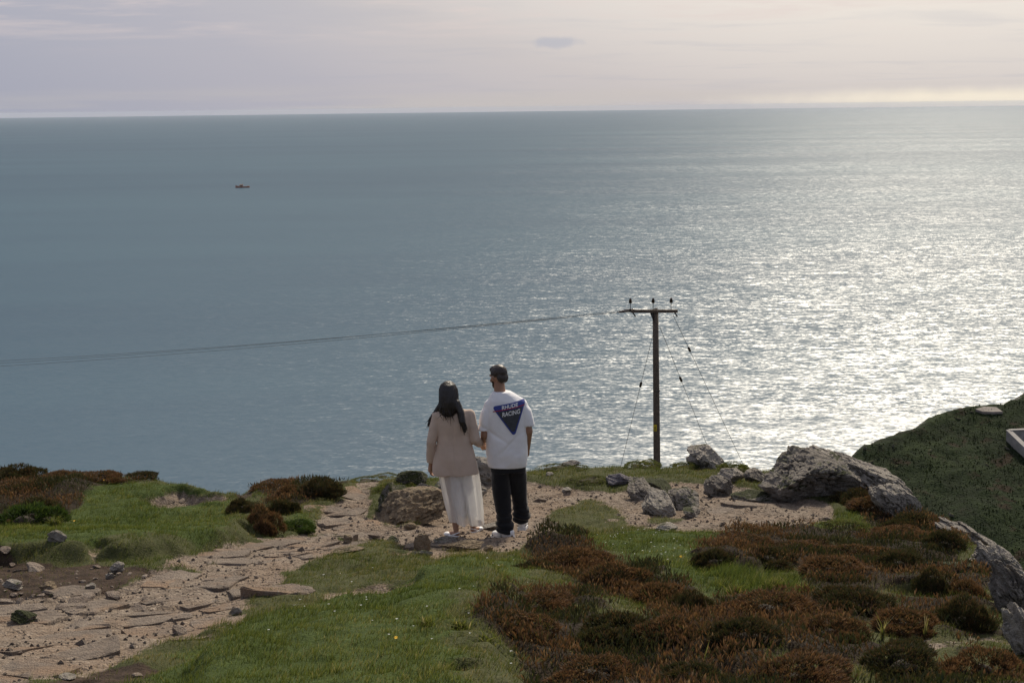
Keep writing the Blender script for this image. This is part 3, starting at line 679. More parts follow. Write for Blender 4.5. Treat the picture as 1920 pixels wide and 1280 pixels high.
# ------------------------------------------------------------------ vegetation
def blades(P, h, wd, lean, rnd, seg=1):
    """single blades: P (n,3) feet, h heights, wd widths, lean (n,2) sideways drift of the tip"""
    n = len(P); a = rng.uniform(0, 6.3, n); ux, uy = np.cos(a)*wd/2, np.sin(a)*wd/2
    if seg == 1:
        co = np.repeat(P[:, None, :], 3, 1)
        co[:, 0, 0] -= ux; co[:, 0, 1] -= uy; co[:, 1, 0] += ux; co[:, 1, 1] += uy
        co[:, 2, 0] += lean[:, 0]; co[:, 2, 1] += lean[:, 1]; co[:, 2, 2] += h
        co[:, :2, 2] -= 0.01
        f = np.arange(3*n).reshape(n, 3); tip = np.tile([0, 0, 1.0], n); k = 3; fs = [f]
    else:
        co = np.repeat(P[:, None, :], 5, 1)
        for i, (sg, u) in enumerate(((-1, 0), (1, 0), (1, .55), (-1, .55))):
            wv = 1.0 if u == 0 else 0.8
            co[:, i, 0] += sg*ux*wv + lean[:, 0]*u**2*0.8; co[:, i, 1] += sg*uy*wv + lean[:, 1]*u**2*0.8; co[:, i, 2] += h*u - (0.01 if u == 0 else 0)
        co[:, 4, 0] += lean[:, 0]; co[:, 4, 1] += lean[:, 1]; co[:, 4, 2] += h*0.93
        b = 5*np.arange(n)[:, None]
        fs = [b + np.array([[0, 1, 2, 3]]), b + np.array([[3, 2, 4]])]; tip = np.tile([0, 0, .5, .5, 1.0], n); k = 5
    return co.reshape(-1, 3), fs, tip, np.repeat(rnd, k)
def sprigs(P, D, ln, wd, rnd):
    """heather sprigs: narrow diamonds standing on P along D"""
    n = len(P); q = rng.normal(size=(n, 3)); s = np.cross(D, q); s /= np.linalg.norm(s, axis=1)[:, None] + 1e-9
    co = np.stack([P, P + D*(ln*.6)[:, None] - s*(wd/2)[:, None], P + D*ln[:, None], P + D*(ln*.6)[:, None] + s*(wd/2)[:, None]], 1)
    return co.reshape(-1, 3), [np.arange(4*n).reshape(n, 4)], np.tile([0, .6, 1.0, .6], n), np.repeat(rnd, 4)
def scatter(n, x0=-8.2, x1=7.6, y0=5.6, y1=19.6):
    # more plants per square metre nearby, where they are seen one by one
    y = y0 + (y1 - y0)*rng.random(n)**1.25; x = rng.uniform(x0, x1, n)
    k = (np.abs(x) < 0.41*y + 0.3) & (samp(SDG, x, y) > -0.9)
    return x[k], y[k]
# turf: short worn sward and lush patches
x, y = scatter(1000000)
dirt, peat, heath, lush = (samp(a, x, y) for a in MK)
clump = fbm(P3(x, y, 0.13), 2, 61)*.7 + fbm(P3(x, y, 0.5), 2, 64)*.6
p_ = (1 - sm(0.42, 0.8, dirt))*(1 - 0.9*sm(0.3, .8, peat))*(1 - 0.86*sm(0.5, 0.95, heath))*np.clip(0.72 + 0.6*clump, 0.42, 1)
k = rng.random(len(x)) < p_; x, y, lush, heath, clump = x[k], y[k], lush[k], heath[k], clump[k]
tall = sm(-0.1, 0.15, poly_sd(x, y, TALL))
z = samp(ZG, x, y); isl = (lush + rng.normal(0, 0.22, len(x))) > 0.5
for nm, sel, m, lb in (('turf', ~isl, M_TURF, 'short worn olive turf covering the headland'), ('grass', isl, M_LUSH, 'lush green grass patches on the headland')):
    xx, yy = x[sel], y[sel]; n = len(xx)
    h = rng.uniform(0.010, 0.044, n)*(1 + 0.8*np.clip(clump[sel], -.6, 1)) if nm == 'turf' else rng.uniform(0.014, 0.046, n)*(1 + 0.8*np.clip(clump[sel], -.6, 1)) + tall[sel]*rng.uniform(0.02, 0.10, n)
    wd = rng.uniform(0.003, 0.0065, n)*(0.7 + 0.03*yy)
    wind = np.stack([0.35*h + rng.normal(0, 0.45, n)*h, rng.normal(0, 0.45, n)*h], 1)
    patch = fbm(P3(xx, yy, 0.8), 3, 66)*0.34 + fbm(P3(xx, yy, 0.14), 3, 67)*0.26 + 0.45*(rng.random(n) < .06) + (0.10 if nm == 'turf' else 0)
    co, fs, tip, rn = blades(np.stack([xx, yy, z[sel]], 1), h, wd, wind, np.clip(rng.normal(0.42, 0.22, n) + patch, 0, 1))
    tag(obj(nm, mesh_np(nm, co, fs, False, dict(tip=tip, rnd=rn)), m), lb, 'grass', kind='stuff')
# low heather that runs together as ground cover
x, y = scatter(760000)
heath = samp(MK[2], x, y); cl = fbm(P3(x, y, 0.35), 3, 71)
k = (heath > rng.uniform(0.3, 0.9, len(x))) & (rng.random(len(x)) < np.clip(0.65 + cl, 0.1, 1)); x, y, cl = x[k], y[k], cl[k]; n = len(x)
hb = 0.02 + 0.075*np.clip(cl + 0.35, 0, 1)
P = np.stack([x, y, samp(ZG, x, y) + hb*rng.random(n)], 1)
D = rng.normal(0, 0.42, (n, 3)); D[:, 2] = 1; D /= np.linalg.norm(D, axis=1)[:, None]
dk = fbm(P3(x, y, 0.6), 3, 72)
for nm, sel, m in (('heather_cover', dk > -0.12, M_HEATH), ('dark_heather_cover', dk <= -0.12, M_HEATHDARK)):
    nn = int(sel.sum())
    co, fs, tip, rn = sprigs(P[sel], D[sel], rng.uniform(0.03, 0.075, nn), rng.uniform(0.006, 0.013, nn), np.clip(rng.normal(0.48, 0.25, nn) + 0.3*dk[sel], 0, 1))
    tag(obj(nm, mesh_np(nm, co, fs, False, dict(tip=tip, rnd=rn)), m), 'low brown heather running over the slope' if nm[0] == 'h' else 'dark green-brown low heather between the rust tufts', 'heather', kind='stuff')

# heather bushes one can tell apart: domes of upright sprigs over a twiggy core
def bush_mesh(seed, n, mat, low, spr=(0.10, 0.26), wd=(0.016, 0.032), lumps=9, flat=1.0):
    r = np.random.default_rng(seed)
    # lumpy unit dome: several overlapping tufts
    cs = np.column_stack([r.uniform(-.72, .72, lumps), r.uniform(-.72, .72, lumps), np.zeros(lumps)])
    rr = r.uniform(.34, .62, lumps)*(1 - 0.35*np.hypot(cs[:, 0], cs[:, 1]))
    cs = np.vstack([cs, [[0, 0, 0]]]); rr = np.append(rr, 0.66)
    i = r.integers(0, lumps + 1, n*2)
    v = r.normal(size=(n*2, 3)); v[:, 2] = np.abs(v[:, 2])*flat + 0.05; v /= np.linalg.norm(v, axis=1)[:, None]
    P = cs[i] + v*rr[i][:, None]*np.array([1, 1, 1.25])
    dmin = np.min(np.linalg.norm((P[:, None, :] - cs[None])/np.array([1, 1, 1.25]), axis=2)/rr[None], 1)
    k = np.flatnonzero(dmin > 0.84)[:n]; P, v = P[k], v[k]
    P = P*(1 + 0.30*fbm(P*2.6 + seed, 3, seed + 1))[:, None] + v*(0.10*fbm(P*9, 2, seed + 2))[:, None]
    D = v*0.55 + np.array([0.06, 0, 0.65]) + r.normal(0, 0.28, P.shape); D /= np.linalg.norm(D, axis=1)[:, None]
    ln = r.uniform(*spr, len(P))*np.where(r.random(len(P)) < .08, 1.7, 1); rnd = np.clip(r.normal(0.5, 0.24, len(P)) + 0.25*fbm(P*3, 2, seed), 0, 1)
    co, fs, tip, rn = sprigs(P - D*(ln*.35)[:, None], D, ln, r.uniform(*wd, len(P)), rnd)
    core = []
    for c_, q in zip(cs, rr):
        s, f = ico(2); s = s*q*0.45*np.array([1, 1, 1.25]); s = s*(1 + 0.12*fbm(s*6 + seed, 2, seed))[:, None]
        core.append((s + c_, f))
    cc, cf = merge(core)
    me = mesh_np('heather_bush', np.concatenate([co, cc]), fs + [cf[0] + len(co)], False,
                 dict(tip=np.concatenate([tip, np.zeros(len(cc))]), rnd=np.concatenate([rn, np.full(len(cc), .4)])))
    me.materials.append(mat); me.materials.append(M_TWIG)
    mi = np.zeros(len(me.polygons), np.int32); mi[-len(cf[0]):] = 1; me.polygons.foreach_set('material_index', mi)
    return me
BM = {'r': [bush_mesh(300 + s, 9000, M_HEATH, 0) for s in range(4)], 'd': [bush_mesh(320 + s, 8000, M_HEATHDARK, 0) for s in range(3)],
      'g': [bush_mesh(340 + s, 4000, M_GORSE, 0, (0.12, 0.28), (0.02, 0.04)) for s in range(2)],
      'm': [bush_mesh(360 + s, 9000, M_TURF, 0, (0.06, 0.14), (0.012, 0.02), flat=0.8) for s in range(2)]}
NAMES = {'r': ('heather_bush', 'heather'), 'd': ('heather_bush', 'heather'), 'g': ('gorse_bush', 'gorse'), 'm': ('grass_hummock', 'hummock')}
used = {}
def bush(kind, px, py, wpx, hpx, label, rz=None, dep=0.75):
    x, y = W(px, py); z = GZ(x, y)
    sc = math.hypot(math.hypot(x, y), CAMZ - z)/FPX
    i = used.get(kind, 0); used[kind] = i + 1
    a = wpx*sc/2/1.0; c = hpx*sc/0.95*(0.74 if kind in 'rd' else 0.8 if kind == 'g' else 0.6)
    nm, cat = NAMES[kind]
    o = obj(nm, BM[kind][i % len(BM[kind])], None, None, (x, y + a*dep*0.35, z - 0.05*c), (0, 0, rz if rz is not None else rng.uniform(-.6, .6) + (math.pi if i % 2 else 0)))
    o.scale = (a, a*dep, c)
    return tag(o, label, cat, 'heather bushes on the headland' if cat == 'heather' else None)
for b in (
    ('d', 28, 915, 100, 38, 'dark heather mound on the skyline at far left'),
    ('r', 110, 916, 110, 26, 'rust brown heather between the far left mound and skyline stones'),
    ('d', 258, 906, 90, 24, 'dark heather cushion beside the white skyline rock on the left'),
    ('r', 175, 925, 100, 24, 'low brown heather in front of the left skyline rocks'),
    ('r', 30, 950, 120, 32, 'brown heather just above the green gorse at left edge'),
    ('g', 40, 1010, 130, 50, 'bright green gorse bush at left edge of the photo on the bank'),
    ('d', 70, 985, 130, 44, 'near-black heather above the green gorse on the left bank'),
    ('r', 490, 1000, 84, 66, 'reddish round heather clump beside the path bend'),
    ('d', 450, 985, 60, 34, 'dark heather left of the reddish round clump'),
    ('d', 525, 962, 60, 40, 'dark heather behind the reddish round clump by the path'),
    ('r', 545, 932, 80, 30, 'brown heather on the skyline left of the path notch'),
    ('d', 600, 935, 100, 42, 'broad dark heather hummock beside the path notch at cliff edge'),
    ('r', 510, 908, 80, 20, 'thin brown heather at the left sea notch'),
    ('g', 560, 990, 80, 24, 'green leafy patch right of the reddish round clump by the path'),
    ('m', 735, 925, 84, 34, 'dark turf cap over the mossy boulder by the path'),
    ('r', 1070, 1064, 150, 50, 'rust heather at the upper end of the long diagonal bank'),
    ('r', 1155, 1098, 150, 58, 'bright rust heather in the middle of the long diagonal bank'),
    ('r', 1235, 1132, 140, 60, 'rust heather low on the long diagonal bank'),
    ('d', 1295, 1162, 90, 58, 'dark heather at the lower right end of the diagonal bank'),
    ('d', 1010, 1072, 90, 30, 'dark heather at the near left foot of the diagonal bank'),
    ('d', 1340, 1066, 92, 42, 'isolated dark heather tuft in the bright grass right of the diagonal bank'),
    ('r', 1400, 1032, 110, 28, 'rust heather at the gravel edge above the bright grass'),
    ('r', 1500, 1036, 150, 34, 'long rust heather row below the gravel clearing'),
    ('r', 1610, 1046, 150, 38, 'rust heather at the right end of the row below the gravel'),
    ('d', 1445, 1062, 120, 36, 'dark heather behind the tall bright grass patch'),
    ('r', 1560, 1090, 150, 44, 'brown heather right of the tall bright grass patch'),
    ('d', 1690, 1078, 110, 50, 'dark heather mound mid-right below the long pale rock'),
    ('d', 1748, 1108, 76, 66, 'tall dark heather standing by the lichen-spotted slab'),
    ('r', 1440, 1168, 190, 56, 'broad rust heather below the tall bright grass patch'),
    ('d', 1600, 1150, 160, 60, 'dark heather right of the broad rust clump'),
    ('d', 1150, 1206, 180, 72, 'large near-black heather bush in the lower middle'),
    ('r', 1010, 1160, 150, 44, 'low rust heather left of the near-black bush'),
    ('r', 960, 1215, 170, 44, 'brown heather behind the long grass tuft at bottom centre'),
    ('r', 1260, 1216, 150, 56, 'rust heather between near-black bush and broad rust clump'),
    ('d', 1400, 1232, 160, 60, 'dark heather below the broad rust clump'),
    ('r', 1110, 1268, 180, 54, 'rust heather at the bottom edge right of centre'),
    ('d', 1300, 1285, 190, 60, 'dark heather at the bottom edge below the rust pair'),
    ('r', 1500, 1278, 210, 66, 'tall feathery rust heather at the bottom edge'),
    ('r', 1560, 1205, 140, 56, 'round rust heather above the feathery bottom clump'),
    ('d', 1700, 1255, 180, 70, 'dark tangled heather in the lower right'),
    ('r', 1700, 1175, 150, 54, 'dull brown heather left of the plunging rock slab'),
    ('d', 1810, 1165, 120, 76, 'dark heather against the plunging rock slab'),
    ('r', 1850, 1250, 150, 70, 'reddish heather in the bottom right corner'),
    ('r', 1812, 1110, 90, 44, 'russet heather right of the tall dark one by the lichen-spotted slab'),
    ('d', 1605, 944, 84, 40, 'dark heather at the foot of the cracked dome'),
    ('r', 1650, 958, 120, 36, 'rust heather below the long smooth pale rock'),
    ('d', 1715, 985, 110, 48, 'dark heather on the right rim above the rounded pale rock'),
    ('r', 1690, 1008, 120, 34, 'russet heather on the slope under the right rim'),
    ('d', 1775, 1030, 90, 44, 'dark heather behind the rounded pale rim rock'),
    ('m', 1376, 885, 80, 30, 'dark mossy hummock between the leaning boulder and squared block'),
    ('m', 1198, 872, 84, 24, 'brownish turf hummock at the foot of the pole'),
    ('m', 1285, 872, 60, 18, 'turf hummock left of the leaning white streaked boulder'),
    ('m', 1050, 880, 90, 12, 'flat turf hummock on the cliff edge right of the man'),
    ('m', 1105, 908, 90, 16, 'dark turf hummock on worn grass left of the purple block'),
    ('m', 690, 894, 110, 14, 'turf lip of the path notch at the cliff edge'),
    ('m', 1590, 1000, 110, 30, 'yellow-green grass hummock at the right end of the gravel'),
): bush(*b)

# long grass tufts
def tuft(px, py, hpx, n, label, spread=0.6, dry=0.0):
    x, y = W(px, py); z = GZ(x, y); sc = math.hypot(x, y)/FPX; h0 = hpx*sc
    a = rng.uniform(0, 6.3, n); h = h0*rng.uniform(0.45, 1.0, n); ln = h*rng.uniform(0.1, spread, n)
    sp_ = h0*(0.22 if n > 20 else 0.012); P = np.stack([rng.normal(0, sp_, n), rng.normal(0, sp_, n), np.full(n, -0.02)], 1)
    co, fs, tip, rn = blades(P, h, np.full(n, 0.006) + rng.random(n)*0.005, np.stack([np.cos(a)*ln, np.sin(a)*ln], 1), np.clip(rng.normal(0.65 + dry, 0.2, n), 0, 1), 2)
    return tag(obj('grass_tuft', mesh_np('grass_tuft', co, fs, False, dict(tip=tip, rnd=rn)), M_LUSH, None, (x, y, z)), label, 'grass tuft')
tuft(1025, 1212, 62, 26, 'tall upright grass tuft in front of the near-black heather')
tuft(865, 1232, 40, 110, 'spreading pale grass tuft at bottom centre left of the brown heather', 1.3)
tuft(915, 1250, 44, 60, 'grass tuft right of the spreading pale one', 1.3)
tuft(800, 1232, 34, 70, 'low bright grass tuft on the lush bottom grass', 1.2)
tuft(1075, 1225, 34, 12, 'few arching blades right of the tall upright tuft', 1.6)
tuft(1450, 1106, 36, 160, 'bright sunlit grass tuft in the patch beside isolated heather', 1.0)
tuft(1380, 1112, 30, 120, 'bright sunlit grass tuft left in the tall patch', 1.0)
tuft(1510, 1108, 30, 80, 'bright grass tuft at the right end of the tall patch', 1.0)
tuft(1655, 1195, 70, 14, 'thin dry stalks above the dark heather on the right', 0.4, 0.35)
tuft(1735, 1180, 60, 8, 'tallest dry stalks beside the dull brown heather', 0.3, 0.35)
tuft(1320, 1250, 80, 5, 'single dry stalks in the heather at bottom right', 0.4, 0.35)
tuft(105, 1012, 26, 90, 'yellowish grass tuft beside the green gorse on the left', 1.2)
# flowers
M_YEL = plain('dandelion_petals', (0.80, 0.50, 0.02), 0.6, 0.15, 80)
M_WHT = plain('daisy_petals', (0.78, 0.78, 0.74), 0.6, 0.05, 80)
M_STEM = plain('flower_stem', (0.06, 0.11, 0.02), 0.7)
def flower_head(r, n=12):
    co = [[0, 0, 0]]; f = []
    for k in range(n):
        a = 6.283*k/n
        for d, q, zq in ((-.22, .75, .2), (0, 1, .12), (.22, .75, .2)): co.append([math.cos(a + d)*r*q, math.sin(a + d)*r*q, r*zq])
        f.append([0, 1 + 3*k, 2 + 3*k, 3 + 3*k])
    return np.array(co), np.array(f)
for px, py, lb in ((745, 1266, 'yellow dandelion in the lush grass at the bottom edge'), (113, 1000, 'yellow dandelion beside the gorse on the left bank'), (142, 1002, 'yellow dandelion right of the gorse on the left bank'), (1276, 1054, 'yellow dandelion in the grass behind the diagonal heather bank'), (198, 926, 'yellow dandelion by the left skyline heather')):
    x, y = W(px, py); z = GZ(x, y); hh = 0.055
    st = obj('dandelion', None, None, None, (x, y, z)); tag(st, lb, 'flower', 'yellow dandelions on the headland')
    c_, f_ = tube([(0, 0, -.01), (.004, 0, hh*.5), (0, .002, hh)], 0.002, 6); obj('stem', mesh_np('stem', c_, f_), M_STEM, st)
    c_, f_ = flower_head(0.012, 14); obj('flower_head', mesh_np('flower_head', c_ + np.array([0, 0, hh]), f_, False), M_YEL, st, rot=(0.35, 0, 0))
dz = []
for _ in range(110):
    if rng.random() < .55: px, py = rng.uniform(1060, 1420), rng.uniform(992, 1062)
    else: px, py = rng.uniform(380, 1000), rng.uniform(1060, 1270)
    x, y = W(px, py)
    if samp(MK[0], x, y)[0] > .3 or samp(MK[2], x, y)[0] > .3: continue
    c_, f_ = flower_head(rng.uniform(0.005, 0.010), 7); dz.append((c_ + np.array([x, y, GZ(x, y) + 0.035]), f_))
c_, f_ = merge(dz)
tag(obj('daisies', mesh_np('daisies', c_, f_, False), M_WHT), 'tiny white daisies scattered through the grass', 'flowers', kind='stuff')
# hillside shrubs and outcrops seen far off
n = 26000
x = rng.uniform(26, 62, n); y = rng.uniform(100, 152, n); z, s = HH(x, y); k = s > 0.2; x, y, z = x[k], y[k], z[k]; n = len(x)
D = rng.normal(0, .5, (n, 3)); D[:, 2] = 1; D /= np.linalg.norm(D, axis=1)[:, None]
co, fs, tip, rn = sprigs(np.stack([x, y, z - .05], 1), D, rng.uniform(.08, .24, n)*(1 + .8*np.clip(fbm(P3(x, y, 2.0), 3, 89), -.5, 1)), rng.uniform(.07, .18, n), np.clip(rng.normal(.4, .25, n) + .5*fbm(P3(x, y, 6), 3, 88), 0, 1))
tag(obj('hillside_scrub', mesh_np('hillside_scrub', co, fs, False, dict(tip=tip, rnd=rn)), M_SCRUB_SHADED), 'scrub covering the far hillside, cloud shade put into its green', 'scrub', kind='stuff')
hr = []
for s in range(5):
    co, f, ck = rock_co(3, (1, .8, .6), 400 + s, cuts=9, rough=.12); hr.append(mesh_np('outcrop', co, f, False, {'crack': ck})); hr[-1].materials.append(M_ROCKMOSS)
for i in range(18):
    x, y = WH(rng.uniform(1615, 1915), rng.uniform(765, 985)) if i > 5 else WH(rng.uniform(1612, 1720), 866 - rng.uniform(0, 45))
    zz_, ss = HH(np.array([x]), np.array([y]))
    if ss[0] < -0.5: continue
    q = rng.uniform(.10, .28)*(1.3 if i <= 12 else 1); o = obj('outcrop', hr[i % 5], None, hill, (x, y, zz_[0] + q*.1), (rng.normal()*.3, rng.normal()*.3, rng.uniform(0, 6)))
    o.scale = (q*1.3, q, q)
# ------------------------------------------------------------------ pole, wires, boat, wall on the far hillside
M_WOOD = plain('creosoted_wood', (0.105, 0.078, 0.056), 0.85, 0.4, 9, bumpd=0.01)
M_STEEL = plain('galvanised_steel', (0.05, 0.05, 0.05), 0.6, 0.2, 30, 0.5)
M_CERAM = plain('brown_ceramic', (0.045, 0.028, 0.02), 0.12, 0.2, 30)
M_WIRE = plain('wire', (0.07, 0.075, 0.075), 0.6, 0.2, 30)
M_SIGN = plain('yellow_plate', (0.62, 0.44, 0.02), 0.5, 0.1, 30)
M_SIGNBLK = plain('black_print', (0.02, 0.02, 0.02), 0.6, 0.1, 30)
POLEY = 54.0
def at(px, py, y):
    d = pdir(px, py); return Vector((d.x, d.y, d.z))*(y/d.y) + Vector((0, 0, CAMZ))
ptop = at(1229, 583, POLEY); pz0 = float(H(ptop.x, ptop.y, None, False)[0]) + 0.04
pole = obj('utility_pole', None, None, None, (ptop.x, ptop.y, pz0)); tag(pole, 'dark wooden utility pole with crossarm and three insulators beyond the cliff edge', 'utility pole')
L = ptop.z - pz0
lean = at(1231.5, 862, POLEY).x - ptop.x
def PL(v): return Vector((v[0], v[1], v[2]))
c_, f_ = tube([(lean*1.6*(1 - s), 0, L*s - (0.6 if s == 0 else 0)) for s in (0, .25, .5, .75, 1.0)], [0.15, .142, .133, .124, .115], 16)
obj('post', mesh_np('post', c_, f_), M_WOOD, pole)
def prism(pts, y0, y1):
    n = len(pts); co = np.array([[p[0], yq, p[1]] for yq in (y0, y1) for p in pts])
    return mesh_from_ngon(co, [list(range(n)), list(range(2*n - 1, n - 1, -1))] + [[i, i + n, (i + 1) % n + n, (i + 1) % n] for i in range(n)])
def mesh_from_ngon(co, faces):
    me = bpy.data.meshes.new('part'); me.from_pydata([tuple(c) for c in co], [], [tuple(f) for f in faces]); me.update(); return me
def px2m(p): return p*POLEY/FPX*1.0
c_, f_ = box(px2m(-52), px2m(36), -.16, -.06, L - .05, L + .07); cro = obj('crossarm', mesh_np('crossarm', c_, f_, False), M_WOOD, pole, rot=(0, 0.012, 0)); cro.location = (0, 0, 0)
obj('bracket', prism([(px2m(-11), L - .05), (px2m(-5), L - .05), (px2m(-5), L - .36)], -.15, -.03), M_STEEL, pole)
c_, f_ = tube([(0, 0, L), (0.02, 0, L + .05), (.05, 0, L + .13)], [.115, .10, .03], 12); obj('pole_cap', mesh_np('pole_cap', c_, f_), M_STEEL, pole)
for xo in (-48, -5, 29):
    xm = px2m(xo)
    c_, f_ = tube([(xm, -.11, L + .05), (xm, -.11, L + .40)], .013, 8); obj('pin', mesh_np('pin', c_, f_), M_STEEL, pole)
    c_, f_ = tube([(xm, -.11, L + .33), (xm, -.11, L + .35), (xm, -.11, L + .39), (xm, -.11, L + .40), (xm, -.11, L + .45), (xm, -.11, L + .46), (xm, -.11, L + .51), (xm, -.11, L + .535)],
                  [.035, .072, .055, .075, .05, .06, .04, .015], 14); obj('insulator', mesh_np('insulator', c_, f_), M_CERAM, pole)
for x0, x1, z1 in ((-44, -38, -.20), (35, 41, -.22)):
    c_, f_ = tube([(px2m(x0), -.11, L - .02), (px2m(x1), -.11, L + z1)], .026, 8); obj('end_bracket', mesh_np('end_bracket', c_, f_), M_STEEL, pole)
zs = at(1231, 800, POLEY).z - pz0
c_, f_ = box(-.115 + lean*.4, .03 + lean*.4, -.158, -.152, zs - .13, zs + .13); sg = obj('warning_plate', mesh_np('warning_plate', c_, f_, False), M_SIGN, pole)
me = mesh_from_ngon(np.array([[-.075 + lean*.4, -.162, zs - .02], [-.01 + lean*.4, -.162, zs - .02], [-.042 + lean*.4, -.162, zs + .07]]), [[0, 1, 2]]); obj('warning_triangle', me, M_SIGNBLK, sg)
c_, f_ = box(-.09 + lean*.4, .005 + lean*.4, -.162, -.160, zs - .09, zs - .06); obj('warning_bar', mesh_np('warning_bar', c_, f_, False), M_SIGNBLK, sg)
zc = at(1231, 733, POLEY).z - pz0
c_, f_ = tube([(lean*.8, 0, zc), (lean*.8, 0, zc + .03)], .137, 16); obj('steel_band', mesh_np('steel_band', c_, f_), M_STEEL, pole)
# stays with their strain insulators, anchored in the slope
for (xa, ya), (xb, yb), (xi, yi), lb in (((1226, 620), (1182, 800), (1199, 717), 'stay wire on the left of the pole with one strain insulator'),
                              ((1237, 612), (1312, 800), (1274.5, 707), 'longer stay wire right of the pole with low strain insulator'),
                              ((1262, 590), (1330, 735), (1279, 652), 'stay wire from the right crossarm end with high strain insulator')):
    a = at(xa, ya, POLEY); b = at(xb, yb, POLEY + 4)
    d = (b - a); e = a + d
    for _ in range(60):
        if e.z <= float(H(e.x, e.y, None, False)[0]): break
        e += d*0.06
    st = obj('stay_wire', None, None, None, tuple(e)); tag(st, lb, 'stay wire')
    c_, f_ = tube([a - e, (a - e)*.5, (0, 0, 0)], .0085, 6); obj('wire', mesh_np('wire', c_, f_), M_WIRE, st)
    k = (yi - ya)/(yb - ya); p = a + d*k - e; q = d.normalized()
    c_, f_ = tube([p - q*.17, p - q*.12, p + q*.12, p + q*.17], [.02, .052, .052, .02], 10); obj('strain_insulator', mesh_np('strain_insulator', c_, f_), M_CERAM, st)
# overhead wires running left and down to the next span
for i, (x0, y0, x1, y1, lb) in enumerate(((1181, 583, -120, 679, 'lowest overhead wire running left from the pole'), (1190, 580, -120, 673, 'middle overhead wire running left from the pole'), (1200, 582, -120, 668, 'upper overhead wire running left from the pole'))):
    a = at(x0, y0, POLEY - .1); b = at(x1, y1, 84 + i*.7); b = a + (b - a)*1.5
    pts = [a + (b - a)*s + Vector((0, 0, -1.5*4*s*(1 - s)*.35)) for s in np.linspace(0, 1, 40)]
    wo_ = obj('power_line', None, None, None, tuple(a)); tag(wo_, lb, 'power line', 'overhead wires')
    c_, f_ = tube([p - a for p in pts], .008, 6); obj('wire', mesh_np('wire', c_, f_), M_WIRE, wo_)
    q = (pts[1] - pts[0]).normalized()
    c_, f_ = tube([q*.02, q*.1, q*.45, q*.6], [.02, .04, .04, .02], 8); obj('tension_insulator', mesh_np('tension_insulator', c_, f_), M_CERAM, wo_)

# boat
M_HULL = plain('orange_brown_hull', (0.30, 0.12, 0.065), 0.5, 0.2, 1)
M_DECK = plain('tan_deck', (0.48, 0.28, 0.15), 0.6, 0.2, 1)
M_CABIN = plain('dark_wheelhouse', (0.22, 0.13, 0.09), 0.5, 0.2, 1)
M_GLASSD = plain('dark_window', (0.02, 0.025, 0.03), 0.1, 0.1, 1)
bd_ = pdir(455, 352); bt = CAMZ/-bd_.z
boat = obj('fishing_boat', None, None, None, (bd_.x*bt, bd_.y*bt, 0), (0, 0, math.pi + 0.12)); tag(boat, 'small rust-orange fishing boat alone far out on the sea', 'boat')
st_ = [(-10, 2.3, 1.9), (-7, 2.9, 1.7), (-2, 3.1, 1.6), (3, 2.9, 1.9), (7, 1.9, 2.6), (9.3, .6, 3.2), (10.2, .05, 3.5)]
co = []
for xs, hb_, zt in st_:
    for yy_, zz_ in ((-hb_, zt), (-hb_*.96, zt*.45), (-hb_*.7, -.6), (hb_*.7, -.6), (hb_*.96, zt*.45), (hb_, zt)): co.append((xs, yy_, zz_))
fc = [[i*6 + k, i*6 + k + 1, (i + 1)*6 + k + 1, (i + 1)*6 + k] for i in range(6) for k in range(5)] + [[0, 5, 4, 3, 2, 1]]
obj('hull', mesh_from_ngon(np.array(co), fc), M_HULL, boat)
obj('deck', mesh_from_ngon(np.array([(xs*.985, s*hb_*.93, zt - .35) for xs, hb_, zt in st_ for s in (-1, 1)]), [[2*i, 2*i + 1, 2*i + 3, 2*i + 2] for i in range(6)]), M_DECK, boat)
c_, f_ = box(-.6, 4.2, -1.7, 1.7, 1.4, 4.3); cb = obj('wheelhouse', mesh_np('wheelhouse', c_, f_, False), M_CABIN, boat)
c_, f_ = box(-.8, 4.5, -1.9, 1.9, 4.3, 4.5); obj('cabin_roof', mesh_np('cabin_roof', c_, f_, False), M_DECK, cb)
for k in range(3):
    for sd2 in (-1, 1):
        c_, f_ = box(.2 + k*1.3, 1.2 + k*1.3, min(sd2*1.7, sd2*1.72), max(sd2*1.7, sd2*1.72), 3.0, 3.9); obj('window', mesh_np('window', c_, f_, False), M_GLASSD, cb)
c_, f_ = tube([(-.2, 0, 4.4), (-.2, 0, 7.5)], .12, 8); obj('mast', mesh_np('mast', c_, f_), M_CABIN, boat)
c_, f_ = box(-9.4, -6.5, -1.8, 1.8, 1.25, 2.4); obj('net_bin', mesh_np('net_bin', c_, f_, False), M_CABIN, boat)

